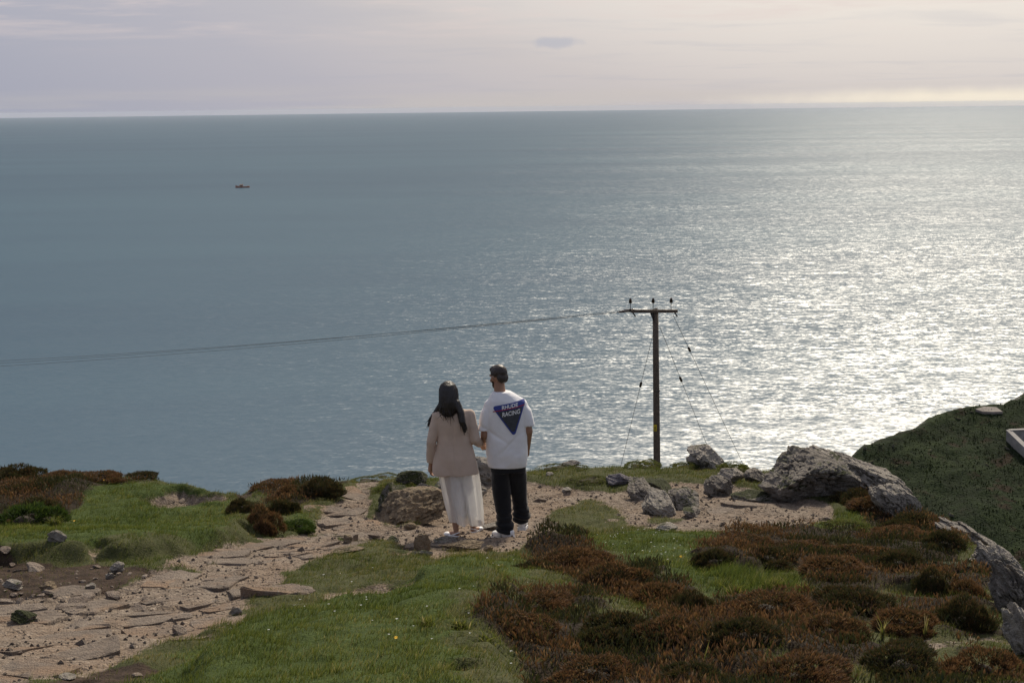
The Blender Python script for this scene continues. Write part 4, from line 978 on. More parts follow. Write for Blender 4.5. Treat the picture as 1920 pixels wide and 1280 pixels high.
# low walled corner and concrete pad on the far hillside
M_WALL = plain('lime_rendered_wall', (0.24, 0.225, 0.205), 0.9, 0.3, 1.2, bumpd=0.05)
M_COPE = plain('pale_coping', (0.27, 0.255, 0.235), 0.9, 0.2, 1.5)
M_PAD = plain('concrete_pad', (0.19, 0.165, 0.145), 0.9, 0.2, 0.8)
def hp(px, py):
    x, y = WH(px, py); return Vector((x, y, float(HH(np.array([x]), np.array([y]))[0][0])))
c0, c1_, c2_ = hp(1890, 822), hp(1960, 890), hp(1990, 812)
wl = obj('boundary_wall', None, None, None, tuple(c0)); tag(wl, 'corner of a low pale wall on the dark hillside at the right edge', 'wall')
def wall_run(a, b, nm, m, z0, z1, wd):
    n = 14; d = (b - a); sdv = Vector((-d.y, d.x, 0)).normalized()*wd/2; co = []
    for i in range(n + 1):
        p = a + d*(i/n); p.z = float(HH(np.array([p.x]), np.array([p.y]))[0][0]) if i else p.z
        zt = a.z + (b.z - a.z)*(i/n)
        for s_, zq in ((-1, z0 - 1.5), (-1, z1), (1, z1), (1, z0 - 1.5)): co.append(tuple(p.xy.to_3d() + sdv*s_ + Vector((0, 0, zt + zq)) - Vector(c0)))
    fc = [[i*4 + k, i*4 + (k + 1) % 4, (i + 1)*4 + (k + 1) % 4, (i + 1)*4 + k] for i in range(n) for k in range(4)] + [[0, 1, 2, 3], [n*4 + 3, n*4 + 2, n*4 + 1, n*4]]
    return obj(nm, mesh_from_ngon(np.array(co), fc), m, wl)
for a, b in ((c0, c1_), (c0 + (c2_ - c0)*0.02, c2_)):
    wall_run(a, b, 'wall_run', M_WALL, 0, .95, .42)
    cpn = wall_run(a, b, 'coping', M_COPE, 2.48, 1.08, .52)
pp = [hp(1829, 770), hp(1842, 775), hp(1862, 776), hp(1880, 774), hp(1868, 764), hp(1845, 763)]
ctr = sum(pp, Vector())/6
co = [tuple(p.xy.to_3d() + Vector((0, 0, zq + p.z - .05)) - ctr) for zq in (.3, -1.2) for p in pp]
pad = obj('concrete_pad', mesh_from_ngon(np.array(co), [[0, 1, 2, 3, 4, 5][::-1]] + [[i, (i + 1) % 6, (i + 1) % 6 + 6, i + 6][::-1] for i in range(6)]), M_PAD, None, tuple(ctr))
tag(pad, 'flat pale concrete pad near the top of the dark hillside', 'pad')
# ------------------------------------------------------------------ the couple
M_SKIN = plain('tan_skin', (0.30, 0.165, 0.105), 0.55, 0.08, 40)
M_SKIN2 = plain('warm_skin', (0.36, 0.20, 0.13), 0.55, 0.08, 40)
M_HAIR = plain('black_hair', (0.014, 0.010, 0.009), 0.45, 0.4, 90)
M_HAIRB = plain('dark_brown_hair', (0.030, 0.019, 0.014), 0.5, 0.4, 90)
def cloth(name, col, rough=0.9, trans=0.0, weave=260, sheen=0.2):
    m, t = material(name)
    pos = t.n('TexCoord').outputs['Object']
    n = t.noise(pos, 9, 4); wv = t.noise(pos, weave, 2)
    c = t.ramp(n, [(0.3, tuple(q*0.93 for q in col)), (0.7, tuple(min(1, q*1.04) for q in col))])
    setp(t, Base_Color=c, Roughness=rough, Specular_IOR_Level=0.15, Sheen_Weight=sheen)
    bump(t, t.math('ADD', wv, t.math('MULTIPLY', t.noise(pos, 30, 3), 2.0)), 0.0012)
    if trans:
        tr = t.n('BsdfTranslucent', {'Color': c})
        mx = t.n('MixShader', {0: trans, 1: t.p.outputs[0], 2: tr.outputs[0]})
        mx = t.n('MixShader', {0: trans*0.42, 1: mx.outputs[0], 2: t.n('BsdfTransparent').outputs[0]}); t.t.links.new(mx.outputs[0], t.out.inputs[0])
    return m
M_TEE = cloth('white_cotton', (0.80, 0.79, 0.80))
M_BLACK = cloth('black_trouser_cloth', (0.012, 0.012, 0.013))
M_BEIGE = cloth('beige_wool', (0.53, 0.412, 0.33))
M_SKIRT = cloth('thin_white_cloth', (0.90, 0.885, 0.85), 0.9, 0.58)
M_LINING = cloth('white_lining', (0.85, 0.86, 0.89), 0.9, 0.3)
M_WSHOE = plain('white_leather', (0.78, 0.76, 0.74), 0.45, 0.05, 40)
M_SOLE = plain('white_rubber', (0.68, 0.67, 0.65), 0.7, 0.08, 40)
M_BSHOE = plain('black_suede', (0.018, 0.018, 0.022), 0.8, 0.2, 60)
M_LACE = plain('grey_leather', (0.40, 0.40, 0.39), 0.6, 0.1, 60)
M_PBLUE = plain('print_blue', (0.030, 0.050, 0.24), 0.75, 0.08, 60)
M_PDARK = plain('print_charcoal', (0.040, 0.045, 0.055), 0.75, 0.35, 30)
M_PRED = plain('print_red', (0.30, 0.018, 0.025), 0.75, 0.08, 60)
M_PWHITE = plain('print_white', (0.76, 0.76, 0.76), 0.75, 0.04, 60)
M_EYE = plain('eye_white', (0.7, 0.7, 0.68), 0.2, 0.05, 60)

def capsule(p0, r0, p1, r1, seg=14, flat=None, ends=True):
    """tapered limb segment with round ends"""
    p0, p1 = Vector(p0), Vector(p1); d = (p1 - p0); L_ = d.length; d.normalize()
    pts, rr = [], []
    if ends:
        for k in range(4):
            a = math.pi/2*k/4; pts.append(p0 - d*r0*math.cos(a)); rr.append(max(r0*math.sin(a), r0*.08))
    for k in range(5): pts.append(p0 + d*L_*k/4); rr.append(r0 + (r1 - r0)*k/4)
    if ends:
        for k in range(1, 5):
            a = math.pi/2*k/4; pts.append(p1 + d*r1*math.sin(a)); rr.append(max(r1*math.cos(a), r1*.08))
    return tube(pts, rr, seg)
def ell(c, r, rot=None, sub=3):
    co, f = ico(sub); co = co*np.array(r)
    if rot: co = co @ np.array(Euler(rot).to_matrix()).T
    return co + np.array(c), f
def loft(rings, seg=40, cap=True, pw=2.4):
    """rings: (cx, cy, z, rx, ry) superellipse sections"""
    co = []
    for cx_, cy_, z, rx, ry in rings:
        for k in range(seg):
            a = 2*math.pi*k/seg; c, s = math.cos(a), math.sin(a)
            co.append((cx_ + rx*math.copysign(abs(c)**(2/pw), c), cy_ + ry*math.copysign(abs(s)**(2/pw), s), z))
    n = len(rings)
    f4 = np.array([[i*seg + k, i*seg + (k + 1) % seg, (i + 1)*seg + (k + 1) % seg, (i + 1)*seg + k] for i in range(n - 1) for k in range(seg)])
    f3 = []
    if cap:
        a = len(co); co += [(rings[0][0], rings[0][1], rings[0][2]), (rings[-1][0], rings[-1][1], rings[-1][2])]
        f3 = [[a, (k + 1) % seg, k] for k in range(seg)] + [[a + 1, (n - 1)*seg + k, (n - 1)*seg + (k + 1) % seg] for k in range(seg)]
    return np.array(co), [f4, np.array(f3).reshape(-1, 3)]
def fuse(name, parts, voxel=0.008, smooth=4, fold=None):
    """weld overlapping solids into one continuous skin"""
    c_, f_ = merge(parts)
    me = mesh_np(name, c_, f_); o = bpy.data.objects.new('tmp', me); C.objects.link(o)
    r = o.modifiers.new('r', 'REMESH'); r.mode = 'VOXEL'; r.voxel_size = voxel
    if smooth:
        s = o.modifiers.new('s', 'SMOOTH'); s.factor = 0.5; s.iterations = smooth
    dg = bpy.context.evaluated_depsgraph_get(); dg.update()
    out = bpy.data.meshes.new_from_object(o.evaluated_get(dg)); out.name = name
    bpy.data.objects.remove(o); bpy.data.meshes.remove(me)
    if fold:
        n = len(out.vertices); co = np.empty(n*3, np.float32); nr = np.empty(n*3, np.float32)
        out.vertices.foreach_get('co', co); out.vertex_normals.foreach_get('vector', nr)
        co = co.reshape(-1, 3).astype(float); nr = nr.reshape(-1, 3)
        out.vertices.foreach_set('co', (co + nr*fold(co)[:, None]).astype(np.float32).ravel())
    out.polygons.foreach_set('use_smooth', np.ones(len(out.polygons), bool)); out.update()
    return out
def hand(wrist, palm_end, side, fdir, curl, tdir):
    """palm, four unequal bent fingers and a thumb; side = across the palm, fdir = finger direction, curl = closing direction"""
    wv, pv, sv, fd, cu, td = (Vector(v) for v in (wrist, palm_end, side, fdir, curl, tdir))
    sv.normalize(); fd.normalize(); cu.normalize(); td.normalize()
    out = [capsule(wv, .026, pv, .030, 12), capsule(wv + sv*.012, .018, pv + sv*.030, .016, 10), capsule(wv - sv*.012, .018, pv - sv*.028, .016, 10)]
    for k, ln in zip((-1.5, -.5, .5, 1.5), (.062, .074, .070, .054)):
        a = pv + sv*k*.019; b = a + fd*ln*.5; c_ = b + (fd*.6 + cu*.8).normalized()*ln*.34; d_ = c_ + (fd*.15 + cu).normalized()*ln*.28
        out += [capsule(a, .0098, b, .009, 8), capsule(b, .009, c_, .0084, 8), capsule(c_, .0084, d_, .0072, 8)]
    a = wv*.55 + pv*.45 - sv*.026; b = a + (td + fd*.4).normalized()*.034; c_ = b + (fd*.9 + td*.3).normalized()*.028
    return out + [capsule(a, .013, b, .0105, 8), capsule(b, .0105, c_, .0085, 8)]
def head(c, yaw, pitch, s=1.0):
    """head facing +y before it is turned: skull, jaw, nose, brows, lips, ears"""
    R_ = Euler((pitch, 0, yaw)).to_matrix(); c = np.array(c)
    def tr(q): return np.array([list(R_ @ Vector(v)) for v in q])*s + c
    pr = [ell((0, -.012, .02), (.074, .096, .092)), ell((0, .028, -.055), (.056, .062, .058)), ell((0, .058, -.092), (.026, .026, .018), None, 2),
          capsule((0, .086, .015), .011, (0, .108, -.028), .015, 8), ell((0, .094, -.062), (.024, .012, .009), None, 2),
          capsule((-.045, .078, .030), .012, (.045, .078, .030), .012, 8), ell((.04, .066, -.02), (.026, .02, .022), None, 2), ell((-.04, .066, -.02), (.026, .02, .022), None, 2)]
    for sg in (-1, 1): pr.append(ell((sg*.078, -.004, -.012), (.011, .020, .032), (0.2, sg*.35, 0), 2))
    return [(tr(co), f) for co, f in pr], tr
def shoe(heel, toe, up, name, parent, kind):
    """trainer or flat along heel -> toe"""
    h, tt = Vector(heel), Vector(toe); d = tt - h; L_ = d.length; d.normalize(); u = Vector(up).normalized(); u = (u - d*u.dot(d)).normalized(); s = d.cross(u)
    B_ = np.array([list(s), list(d), list(u)])
    def tr(q): return q @ B_ + np.array(h)
    prof_ = [(-.02, .028), (.0, .036), (.12, .040), (.45, .036), (.68, .048), (.88, .042), (1.0, .022)]
    if kind == 'trainer':
        rg = lambda z0, z1, e: [[(0, L_*t_, z, wv + e, 0)] for t_, wv in prof_ for z in (z0, z1)]
        def plate(z0, z1, e):
            ring = [(wv + e, L_*t_*1.04) for t_, wv in prof_] + [(-(wv + e), L_*t_*1.04) for t_, wv in prof_[::-1]]
            n = len(ring); co = np.array([(x, y, z) for z in (z0, z1) for x, y in ring])
            return co, [list(range(n))[::-1], list(range(n, 2*n))] + [[i, (i + 1) % n, (i + 1) % n + n, i + n] for i in range(n)]
        co, fc = plate(0, .028, .006); sole = obj('sole', mesh_from_ngon(tr(co), fc), M_SOLE, None)
        up_ = fuse('upper', [ell((0, L_*.30, .05), (.044, L_*.36, .042)), ell((0, L_*.72, .044), (.050, L_*.31, .038)), capsule((0, L_*.16, .04), .043, (0, L_*.14, .09), .043, 14)], .006, 3)
        q = np.empty(len(up_.vertices)*3, np.float32); up_.vertices.foreach_get('co', q); q = tr(q.reshape(-1, 3)); up_.vertices.foreach_set('co', q.astype(np.float32).ravel()); up_.update()
        base = obj(name, up_, M_WSHOE, parent); sole.parent = base
        for t0, t1, z, wv, m, nm in ((.02, .26, .058, .043, M_BSHOE, 'heel_panel'), (.36, .60, .062, .045, M_LACE, 'lace_panel'), (.80, 1.0, .046, .043, M_BSHOE, 'toe_guard')):
            co, f = ell((0, L_*(t0 + t1)/2, z - .012), (wv, L_*(t1 - t0)/2*1.1, .032), None, 3); obj(nm, mesh_np(nm, tr(co), f), m, base)
        return base
    co, fc = None, None
    me = fuse('flat', [ell((0, L_*.5, .010), (.032, L_*.52, .012)), ell((0, L_*.80, .022), (.038, L_*.24, .024))], .005, 2)
    q = np.empty(len(me.vertices)*3, np.float32); me.vertices.foreach_get('co', q); q = tr(q.reshape(-1, 3)); me.vertices.foreach_set('co', q.astype(np.float32).ravel()); me.update()
    base = obj(name, me, M_WSHOE, parent)
    pts = [(.034*math.cos(a), L_*.30 - L_*.34*math.sin(a), .030 + .022*math.sin(a)) for a in np.linspace(-.5, math.pi + .5, 18)]
    co, f = tube([tuple(v) for v in tr(np.array(pts))], .0055, 8); obj('heel_strap', mesh_np('heel_strap', co, f), M_WSHOE, base)
    return base

# ---- man
MS, WS = 1.026, 0.977      # heights
mx, my = W(957, 998); mz = GZ(mx, my)
hd, trm = head((-.098, .05, 1.625), 0.62, -0.26)
HANDS = Vector((-.262, .13, .918))            # where the two hands meet, in the man's frame
body = hd + [capsule((-.085, .02, 1.46), .058, (-.095, .035, 1.57), .056), capsule((-.03, 0, 1.36), .085, (-.03, 0, 1.05), .115), capsule((-.03, 0, 1.05), .13, (0, 0, .88), .135),
     capsule((-.06, .0, 1.39), .062, (-.175, -.005, 1.345), .050), capsule((.0, .0, 1.39), .062, (.115, -.005, 1.35), .050),
     capsule((-.190, -.01, 1.335), .050, (-.244, -.035, 1.07), .044), capsule((-.244, -.035, 1.07), .043, (-.262, .085, .975), .029),
     capsule((.130, -.01, 1.340), .050, (.194, -.03, 1.10), .044), capsule((.194, -.03, 1.10), .042, (.182, .09, .90), .028),
     capsule((-.085, 0, .90), .088, (-.07, .03, .48), .058), capsule((-.07, .03, .48), .054, (-.045, -.02, .09), .036),
     capsule((.075, 0, .90), .088, (.085, .12, .50), .058), capsule((.085, .12, .50), .054, (.115, .20, .13), .036)]
body += hand((-.268, .09, .970), HANDS + Vector((-.004, -.005, .02)), (0.1, 1, .15), (.35, .15, -1), (.9, 0, .2), (-.2, .8, .1))
body += hand((.182, .095, .895), (.174, .135, .83), (.2, 1, .4), (-.05, .15, -1), (-.6, .1, -.3), (-.3, .8, -.2))
body += [capsule((-.03, -.035, .06), .028, (-.11, .045, .045), .020), capsule((.115, .18, .09), .028, (.122, .26, .065), .020)]
man = obj('person', fuse('person', body, .0065, 3), M_SKIN, None, (mx, my, mz + .012)); man.scale = (1.0, 1.0, MS)
tag(man, 'man in white t-shirt with dark triangle print and black trousers holding hands', 'person')
for sg in (-1, 1):
    c_, f_ = ell((sg*.032, .078, .008), (.012, .009, .008), None, 2); obj('eye', mesh_np('eye', trm(c_), f_), M_EYE, man)
# short hair with a raised fringe, and a beard
def hairfold(amp, sx, seed):
    return lambda co: amp*fbm(co*np.array(sx), 3, seed)
hp_ = [ell((0, -.018, .040), (.079, .096, .084)), ell((0, .028, .086), (.066, .060, .034), (-.25, 0, 0)), ell((0, -.070, -.012), (.066, .036, .058)), ell((0, .066, .082), (.052, .022, .024), (-.2, 0, 0), 2)]
obj('hair', fuse('hair', [(trm(c), f) for c, f in hp_], .006, 2, hairfold(.004, (90, 90, 60), 3)), M_HAIRB, man)
bp_ = [ell((0, .040, -.078), (.052, .056, .040)), ell((0, .066, -.095), (.030, .026, .022), None, 2)] + [capsule((s*.068, .012, -.015), .010, (s*.052, .03, -.07), .018, 8) for s in (-1, 1)]
obj('beard', fuse('beard', [(trm(c), f) for c, f in bp_], .006, 2, hairfold(.005, (80, 80, 80), 4)), M_HAIRB, man)
# oversized t-shirt
def teefold(co):
    x, y, z = co.T
    a = fbm(np.stack([x*5 + z*3, y*5, z*6 - x*4], 1), 3, 12)*.010
    b = fbm(np.stack([x*11 - z*6, y*8, z*9 + x*8], 1), 2, 15)*.005
    low = sm(1.25, .80, z)
    hem_ = sm(.745, .80, z)
    return ((a*(0.35 + 1.1*low) + b*(.4 + .8*low))*hem_ - .010*np.exp(-((z - .99 - .12*np.sin(x*9))/.018)**2)*low*sm(-.2, .1, x) - .008*np.exp(-((z - 1.07 + .6*(x + .12))/.02)**2)*sm(.05, -.1, x))
tee = [loft([(-.02, .00, .745, .195, .128), (-.02, 0, .80, .205, .138), (-.02, 0, .95, .210, .142), (-.028, -.002, 1.10, .212, .138), (-.03, -.004, 1.25, .208, .138), (-.03, -.004, 1.34, .200, .132), (-.035, 0, 1.41, .172, .118), (-.05, .01, 1.455, .135, .100), (-.068, .018, 1.490, .088, .082)], 48),
       loft([(-.244, -.022, 1.115, .070, .080), (-.230, -.018, 1.20, .072, .080), (-.205, -.01, 1.30, .074, .082), (-.17, -.004, 1.365, .066, .074), (-.11, 0, 1.40, .05, .06)], 28),
       loft([(.190, -.020, 1.155, .066, .076), (.176, -.016, 1.22, .069, .078), (.150, -.01, 1.31, .072, .080), (.115, -.004, 1.375, .064, .074), (.05, 0, 1.41, .05, .06)], 28),
       capsule((-.06, 0, 1.395), .098, (-.170, -.004, 1.345), .084), capsule((0, 0, 1.395), .096, (.110, -.004, 1.35), .084)]
teem = fuse('t_shirt', tee, .008, 5, teefold)
teeo = obj('t_shirt', teem, M_TEE, man)
nb, nf = tube([(-.078 + .070*math.cos(a), .022 + .066*math.sin(a), 1.470 - .016*math.sin(a)) for a in np.linspace(0, 2*math.pi, 33)], .0085, 8, False)
obj('neckband', mesh_np('neckband', nb, nf), M_TEE, teeo)
# the back print, laid onto the cloth
nv = len(teem.vertices); tc = np.empty(nv*3, np.float32); teem.vertices.foreach_get('co', tc)
bvh = BVHTree.FromPolygons([tuple(v) for v in tc.reshape(-1, 3)], [tuple(p.vertices) for p in teem.polygons])
def lay(xz, off):
    out = []
    for x, z in xz:
        hit = bvh.ray_cast(Vector((x, -1, z)), Vector((0, 1, 0)))
        p, nn_ = (hit[0], hit[1]) if hit[0] is not None else (Vector((x, -.13, z)), Vector((0, -1, 0)))
        if nn_.y > 0: nn_ = -nn_
        out.append(tuple(p + nn_*off*.7 + Vector((0, -off*.5, 0))))
    return np.array(out)
def pxm(px, py): return ((px - 957)/182.0, (997.5 - py)/175.5)
TRI = [pxm(926.5, 757.6), pxm(988, 747.2), pxm(966.5, 810)]
def rounded(tri, rad, n=9):
    ctr = np.mean(tri, 0); out = []
    for i in range(3):
        p = np.array(tri[i]); a = np.array(tri[i - 1]) - p; b = np.array(tri[(i + 1) % 3]) - p
        a /= np.linalg.norm(a); b /= np.linalg.norm(b); cs = a @ b; half = math.acos(cs)/2
        m_ = (a + b)/np.linalg.norm(a + b); c_ = p + m_*rad/math.sin(half); t0 = p + a*rad/math.tan(half) - c_; t1 = p + b*rad/math.tan(half) - c_
        a0, a1 = math.atan2(t0[1], t0[0]), math.atan2(t1[1], t1[0])
        while a1 - a0 > math.pi: a1 -= 2*math.pi
        while a1 - a0 < -math.pi: a1 += 2*math.pi
        out += [c_ + rad*np.array([math.cos(q), math.sin(q)]) for q in np.linspace(a0, a1, n)]
    res = []
    for i in range(len(out)):
        p, q = out[i], out[(i + 1) % len(out)]; k = max(1, int(np.linalg.norm(q - p)/.012))
        res += [p + (q - p)*j/k for j in range(k)]
    return np.array(res)
def inset(poly_, k): c_ = poly_.mean(0); return c_ + (poly_ - c_)*k
def print_patch(name, ol, m, off, nr=16):
    c_ = ol.mean(0); n = len(ol); pts = [c_] + [c_ + (p - c_)*r/nr for r in range(1, nr + 1) for p in ol]
    f3 = np.array([[0, 1 + k, 1 + (k + 1) % n] for k in range(n)]); f4 = np.array([[1 + i*n + k, 1 + (i + 1)*n + k, 1 + (i + 1)*n + (k + 1) % n, 1 + i*n + (k + 1) % n] for i in range(nr - 1) for k in range(n)])
    return obj(name, mesh_np(name, lay(pts, off), [f3, f4]), m, teeo)
ol = rounded(TRI, .022)
print_patch('triangle_print', ol, M_PBLUE, .005)
sl = (TRI[1][1] - TRI[0][1])/(TRI[1][0] - TRI[0][0])
def below(off_z):
    """the part of the inner triangle under a line parallel to the print's top edge"""
    pg = [tuple(p) for p in inset(ol, .86)]
    L0 = (TRI[0][0], TRI[0][1] - off_z); nn = math.hypot(sl, 1)
    pg = np.array(clip(pg, -sl/nn, 1/nn, (-sl*L0[0] + L0[1])/nn)); res = []
    for i in range(len(pg)):
        p, q = pg[i], pg[(i + 1) % len(pg)]; k = max(1, int(np.linalg.norm(q - p)/.012)); res += [p + (q - p)*j/k for j in range(k)]
    return np.array(res)
print_patch('charcoal_field', below(.062), M_PDARK, .0075)
xs = np.linspace(TRI[0][0] + .012, TRI[1][0] - .016, 34)
st = [(x, TRI[0][1] + sl*(x - TRI[0][0]) - .050 + dz_) for dz_ in (-.0045, .0045) for x in xs]
obj('red_stripe', mesh_np('red_stripe', lay(st, .010), np.array([[i, i + 1, 34 + i + 1, 34 + i] for i in range(33)])), M_PRED, teeo)
def lettering(txt, px, py, wpx, hpx, m):
    cu = bpy.data.curves.new('txt', 'FONT'); cu.body = txt; cu.offset = 0.022; cu.resolution_u = 4
    o = bpy.data.objects.new('tmp', cu); C.objects.link(o)
    dg = bpy.context.evaluated_depsgraph_get(); dg.update()
    me = bpy.data.meshes.new_from_object(o.evaluated_get(dg)); bpy.data.objects.remove(o)
    b = bmesh.new(); b.from_mesh(me); bmesh.ops.triangulate(b, faces=b.faces[:]); bmesh.ops.subdivide_edges(b, edges=b.edges[:], cuts=2, use_grid_fill=True)
    q = np.array([v.co[:2] for v in b.verts]); q -= q.min(0); q /= q.max(0)
    x0, z0 = pxm(px, py); q[:, 0] = x0 + q[:, 0]*wpx/182; q[:, 1] = z0 + q[:, 1]*hpx/175.5 + sl*(q[:, 0] - x0)
    pos = lay(q, .0125)
    for v, p in zip(b.verts, pos): v.co = p
    out = bpy.data.meshes.new('lettering'); b.to_mesh(out); b.free()
    obj('lettering', out, m, teeo)
lettering('RHUDE', 944.8, 762.6, 28, 6.4, M_PWHITE)
lettering('RACING', 945.5, 774.6, 31, 7.6, M_PWHITE)
# black loose trousers bunched at the ankle
def trfold(co):
    x, y, z = co.T
    low = sm(.42, .12, z)
    return fbm(np.stack([x*7, y*7, z*5], 1), 3, 22)*.010 + low*.016*np.sin(z*95 + 5*fbm(np.stack([x*6, y*6, z*4], 1), 2, 23) + x*20)*.6
tro = [loft([(-.012, 0, .70, .180, .120), (-.015, 0, .78, .170, .112), (-.02, 0, .90, .15, .10)], 40),
       loft([(-.048, -.02, .075, .074, .080), (-.050, -.02, .115, .092, .096), (-.055, -.01, .16, .086, .092), (-.062, .0, .24, .080, .085), (-.072, .015, .36, .086, .090), (-.085, .025, .48, .094, .100), (-.096, .01, .62, .096, .105), (-.09, 0, .72, .090, .10)], 32),
       loft([(.112, .175, .135, .070, .080), (.112, .165, .18, .088, .096), (.116, .165, .235, .084, .095), (.103, .16, .30, .078, .085), (.092, .14, .40, .082, .088), (.085, .11, .50, .088, .098), (.08, .05, .64, .092, .105), (.075, .01, .73, .090, .10)], 32)]
obj('trousers', fuse('trousers', tro, .009, 4, trfold), M_BLACK, man)
shoe((.030, -.085, -.005), (-.178, .100, -.005), (0, 0, 1), 'shoe', man, 'trainer')
shoe((.115, .115, .055), (.135, .375, .010), (0, .1, 1), 'shoe', man, 'trainer')

# ---- woman
wx, wy = W(868, 1001); wz = GZ(wx, wy)
hw, trw = head((-.118, .035, 1.475), 0.18, -0.20, .94)
JOIN = Vector((HANDS.x, HANDS.y, HANDS.z*MS)) + Vector((mx - wx, my - wy, mz - wz))
JOIN.z /= WS       # the joined hands in her frame
wbody = hw + [capsule((-.10, .01, 1.31), .045, (-.112, .025, 1.42), .046), capsule((-.075, 0, 1.26), .085, (-.07, 0, 1.0), .10), capsule((-.07, 0, 1.0), .10, (-.06, 0, .80), .135),
     capsule((-.08, 0, 1.30), .055, (-.22, 0, 1.285), .048), capsule((-.06, 0, 1.30), .055, (.075, 0, 1.29), .048),
     capsule((-.235, 0, 1.27), .042, (-.296, -.03, 1.02), .032), capsule((-.296, -.03, 1.02), .031, (-.310, .05, .765), .023),
     capsule((.085, 0, 1.285), .042, (.142, -.035, 1.04), .034), capsule((.142, -.035, 1.04), .033, (JOIN.x - .02, JOIN.y - .075, JOIN.z + .035), .023),
     capsule((-.125, 0, .80), .082, (-.10, .03, .45), .052), capsule((-.10, .03, .45), .048, (-.068, -.01, .075), .029),
     capsule((.005, 0, .80), .082, (.05, .06, .45), .052), capsule((.05, .06, .45), .048, (.100, .09, .085), .029),
     capsule((-.055, -.02, .04), .026, (-.155, .05, .022), .020), capsule((.095, .085, .05), .026, (.165, .16, .030), .020)]
wbody += hand((-.310, .055, .755), (-.314, .075, .690), (.1, 1, .1), (-.02, .12, -1), (.7, .2, -.2), (.3, .8, -.2))
wbody += hand((JOIN.x - .018, JOIN.y - .07, JOIN.z + .033), (JOIN.x - .002, JOIN.y - .012, JOIN.z + .004), (.1, .3, 1), (.2, 1, -.35), (.9, -.3, .1), (.1, .4, .9))
woman = obj('person', fuse('person', wbody, .006, 3), M_SKIN2, None, (wx, wy, wz + .010)); woman.scale = (1.0, 1.0, WS)
tag(woman, 'woman with long black hair in beige blazer and long white skirt holding hands', 'person')
for sg in (-1, 1):
    c_, f_ = ell((sg*.032, .078, .008), (.012, .009, .008), None, 2); obj('eye', mesh_np('eye', trw(c_), f_), M_EYE, woman)
def strands(co):
    x, y, z = co.T
    an = np.arctan2(y - .02, x + .12)
    return (.0022*np.sin(an*46 + 5*fbm(np.stack([x*6, y*6, z*7], 1), 2, 44)) + .006*fbm(np.stack([x*26, y*26, z*5], 1), 3, 45))
hr_ = [loft([(-.118, -.065, 1.285, .060, .036), (-.118, -.062, 1.33, .086, .056), (-.116, -.050, 1.38, .100, .076), (-.114, -.030, 1.44, .100, .094), (-.116, -.010, 1.50, .098, .104), (-.120, .004, 1.56, .090, .098), (-.122, .010, 1.60, .070, .078), (-.123, .012, 1.625, .040, .046), (-.123, .012, 1.634, .012, .014)], 36, True, 2.0),
        capsule((-.185, -.02, 1.40), .036, (-.235, .0, 1.32), .034), capsule((-.235, .0, 1.32), .034, (-.290, .01, 1.24), .028), capsule((-.290, .01, 1.24), .028, (-.322, .015, 1.175), .012),
        capsule((-.04, -.065, 1.42), .045, (.005, -.105, 1.33), .036), capsule((.005, -.105, 1.33), .036, (.018, -.125, 1.24), .034), capsule((.018, -.125, 1.24), .032, (.040, -.130, 1.165), .018), capsule((.040, -.130, 1.165), .018, (.048, -.130, 1.13), .008)]
obj('hair', fuse('hair', hr_, .006, 5, strands), M_HAIR, woman)
ls = []
for i in range(90):
    if i % 3 == 0: a0, a1, a2 = (-.19, -.03, 1.40), (-.245, -.01, 1.30), (-.315, .01, 1.18)
    elif i % 3 == 1: a0, a1, a2 = (-.03, -.08, 1.40), (.012, -.125, 1.28), (.042, -.14, 1.14)
    else: a0, a1, a2 = (-.12, -.08, 1.46), (-.12, -.105, 1.38), (-.12, -.11, 1.27)
    j = np.array([rng.normal(0, .011), rng.normal(0, .010), rng.normal(0, .012)]); w_ = (.050 if i % 3 == 2 else .009)
    q = [np.array(a0) + j*.6 + [np.clip(rng.normal(0, w_), -.06, .06), .015, -.01], np.array(a1) + j + [rng.normal(0, w_*.8), 0, 0], np.array(a2) + j*1.5 + [rng.normal(0, w_*.7), 0, rng.normal(0, .02)]]
    pts = [Vector(q[0]*(1 - s)**2 + 2*q[1]*s*(1 - s) + q[2]*s*s) for s in np.linspace(0, 1, 6)]
    ls.append(tube(pts, [.004, .0055, .005, .0045, .003, .001], 5))
lc, lf = merge(ls); tag(obj('loose_strands', mesh_np('loose_strands', lc, lf), M_HAIR, woman), kind='stuff')
def blfold(co):
    x, y, z = co.T
    v = fbm(np.stack([x*7 + z*1.5, y*7, z*2.6], 1), 3, 52)*.011 + fbm(np.stack([x*16, y*12, z*7], 1), 2, 53)*.004
    back = sm(.02, -.06, y)
    return v - .006*np.exp(-((x + .072)/.006)**2)*back*sm(.70, .74, z) + .006*np.sin(x*30 + z*12)*sm(1.0, .75, z)*back
bl = [loft([(-.058, 0, .675, .232, .150), (-.060, 0, .72, .228, .150), (-.064, 0, .85, .205, .142), (-.068, 0, .98, .172, .120), (-.068, 0, 1.08, .160, .112), (-.072, 0, 1.20, .170, .112), (-.076, 0, 1.28, .176, .098), (-.080, 0, 1.325, .130, .078), (-.09, .005, 1.35, .07, .060)], 44),
      capsule((-.10, 0, 1.295), .058, (-.222, 0, 1.28), .056), capsule((-.05, 0, 1.295), .058, (.075, 0, 1.285), .056),
      capsule((-.232, 0, 1.272), .060, (-.296, -.03, 1.02), .047), capsule((-.296, -.03, 1.02), .047, (-.310, .045, .79), .038, 14, None, False),
      capsule((.082, 0, 1.28), .064, (.138, -.035, 1.04), .056), capsule((.138, -.035, 1.04), .055, (JOIN.x - .036, JOIN.y - .105, JOIN.z + .052), .041, 14, None, False)]
blz = obj('blazer', fuse('blazer', bl, .007, 4, blfold), M_BEIGE, woman)
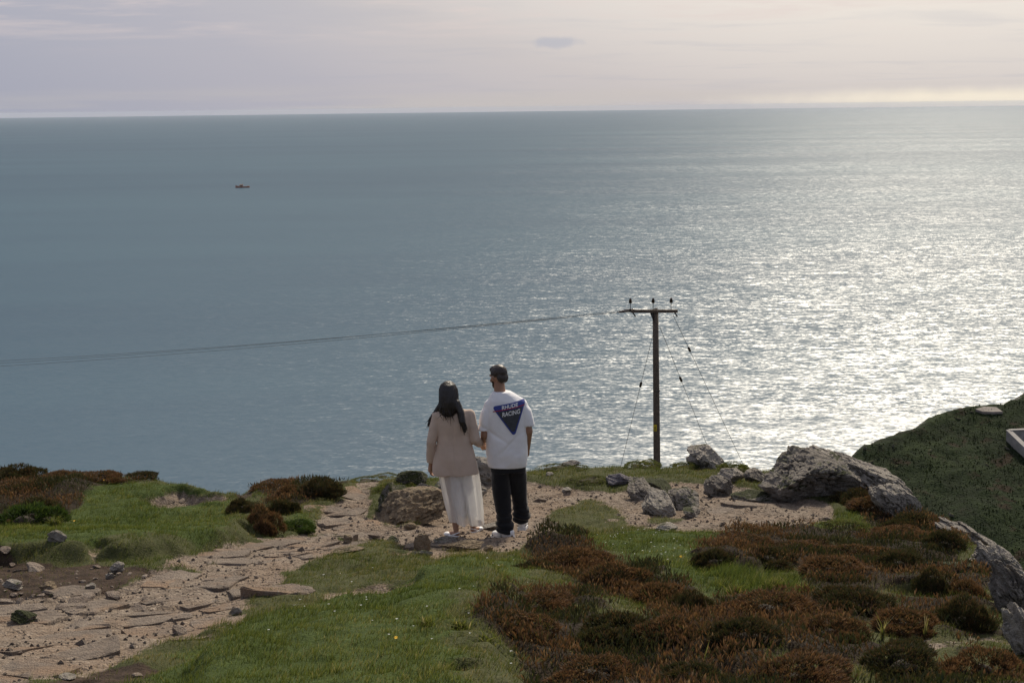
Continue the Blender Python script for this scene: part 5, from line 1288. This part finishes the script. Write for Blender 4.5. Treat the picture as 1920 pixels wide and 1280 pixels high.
for sg in (-1, 1):
    c_, f_ = tube([(-.088 + sg*.045, .02, 1.355), (-.088 + sg*.05, -.03, 1.352), (-.088 + sg*.012, -.058, 1.35)], .012, 8); obj('collar', mesh_np('collar', c_, f_), M_BEIGE, blz)
# thin long skirt with a slit fold at the back, lined down the middle
def skirt(z0, z1, grow, slit, name, m, par, hem=0.0):
    nz, na = 46, 150; co = []
    for i in range(nz):
        u = i/(nz - 1); z = z1 + (z0 - z1)*u
        cx_ = -.055 + .092*u; rx = (.205 + .012*math.sin(u*3.1) - .038*u)*grow; ry = (.135 + .045*u)*grow
        for k in range(na):
            a = 2*math.pi*k/na; c, s = math.cos(a), math.sin(a)
            da = (a - 1.5*math.pi - .12)
            nt = 1 - slit*u**1.3*math.exp(-(da/.16)**2)
            pl = 1 + (.012 + .045*u)*math.sin(a*7 + 1.3 + .8*math.sin(a*2)) + (.006 + .022*u)*math.sin(a*16 + .4 + 2*u + math.sin(a*3))
            x = cx_ + rx*c*pl*nt if abs(da) > .5 else cx_ + rx*c*pl
            y = .035*u + ry*s*pl*nt
            co.append((x, y, z - hem*u*c*.55 + .01*u*math.sin(a*5)))
    f = np.array([[i*na + k, i*na + (k + 1) % na, (i + 1)*na + (k + 1) % na, (i + 1)*na + k] for i in range(nz - 1) for k in range(na)])
    return obj(name, mesh_np(name, np.array(co), f), m, par)
sk = skirt(.150, .80, 1.0, .75, 'skirt', M_SKIRT, woman, .05)
skirt(.22, .82, .60, .75, 'lining', M_LINING, sk, .03)
c_, f_ = box(-.004, .014, -.001, .001, -.006, .006)
shoe((-.040, -.045, .005), (-.185, .055, -.004), (0, 0, 1), 'shoe', woman, 'flat')
shoe((.085, .06, .012), (.185, .19, .008), (0, 0, 1), 'shoe', woman, 'flat')

# ------------------------------------------------------------------ thin sea air that softens the horizon
c_, f_ = box(-36500, 36500, -1200, 36500, -1.0, CAMZ + 6)
mh = bpy.data.materials.new('sea_haze'); mh.use_nodes = True; mh.node_tree.nodes.clear(); ht = T(mh.node_tree)
hv = ht.n('VolumePrincipled', {'Color': (0.80, 0.88, 1.0, 1), 'Density': 1.9e-5, 'Anisotropy': 0.0})
ho = ht.n('OutputMaterial', {'Volume': hv.outputs[0]})
tag(obj('haze', mesh_np('haze', c_, f_, False), mh), 'pale blue sea haze', 'haze', kind='stuff')
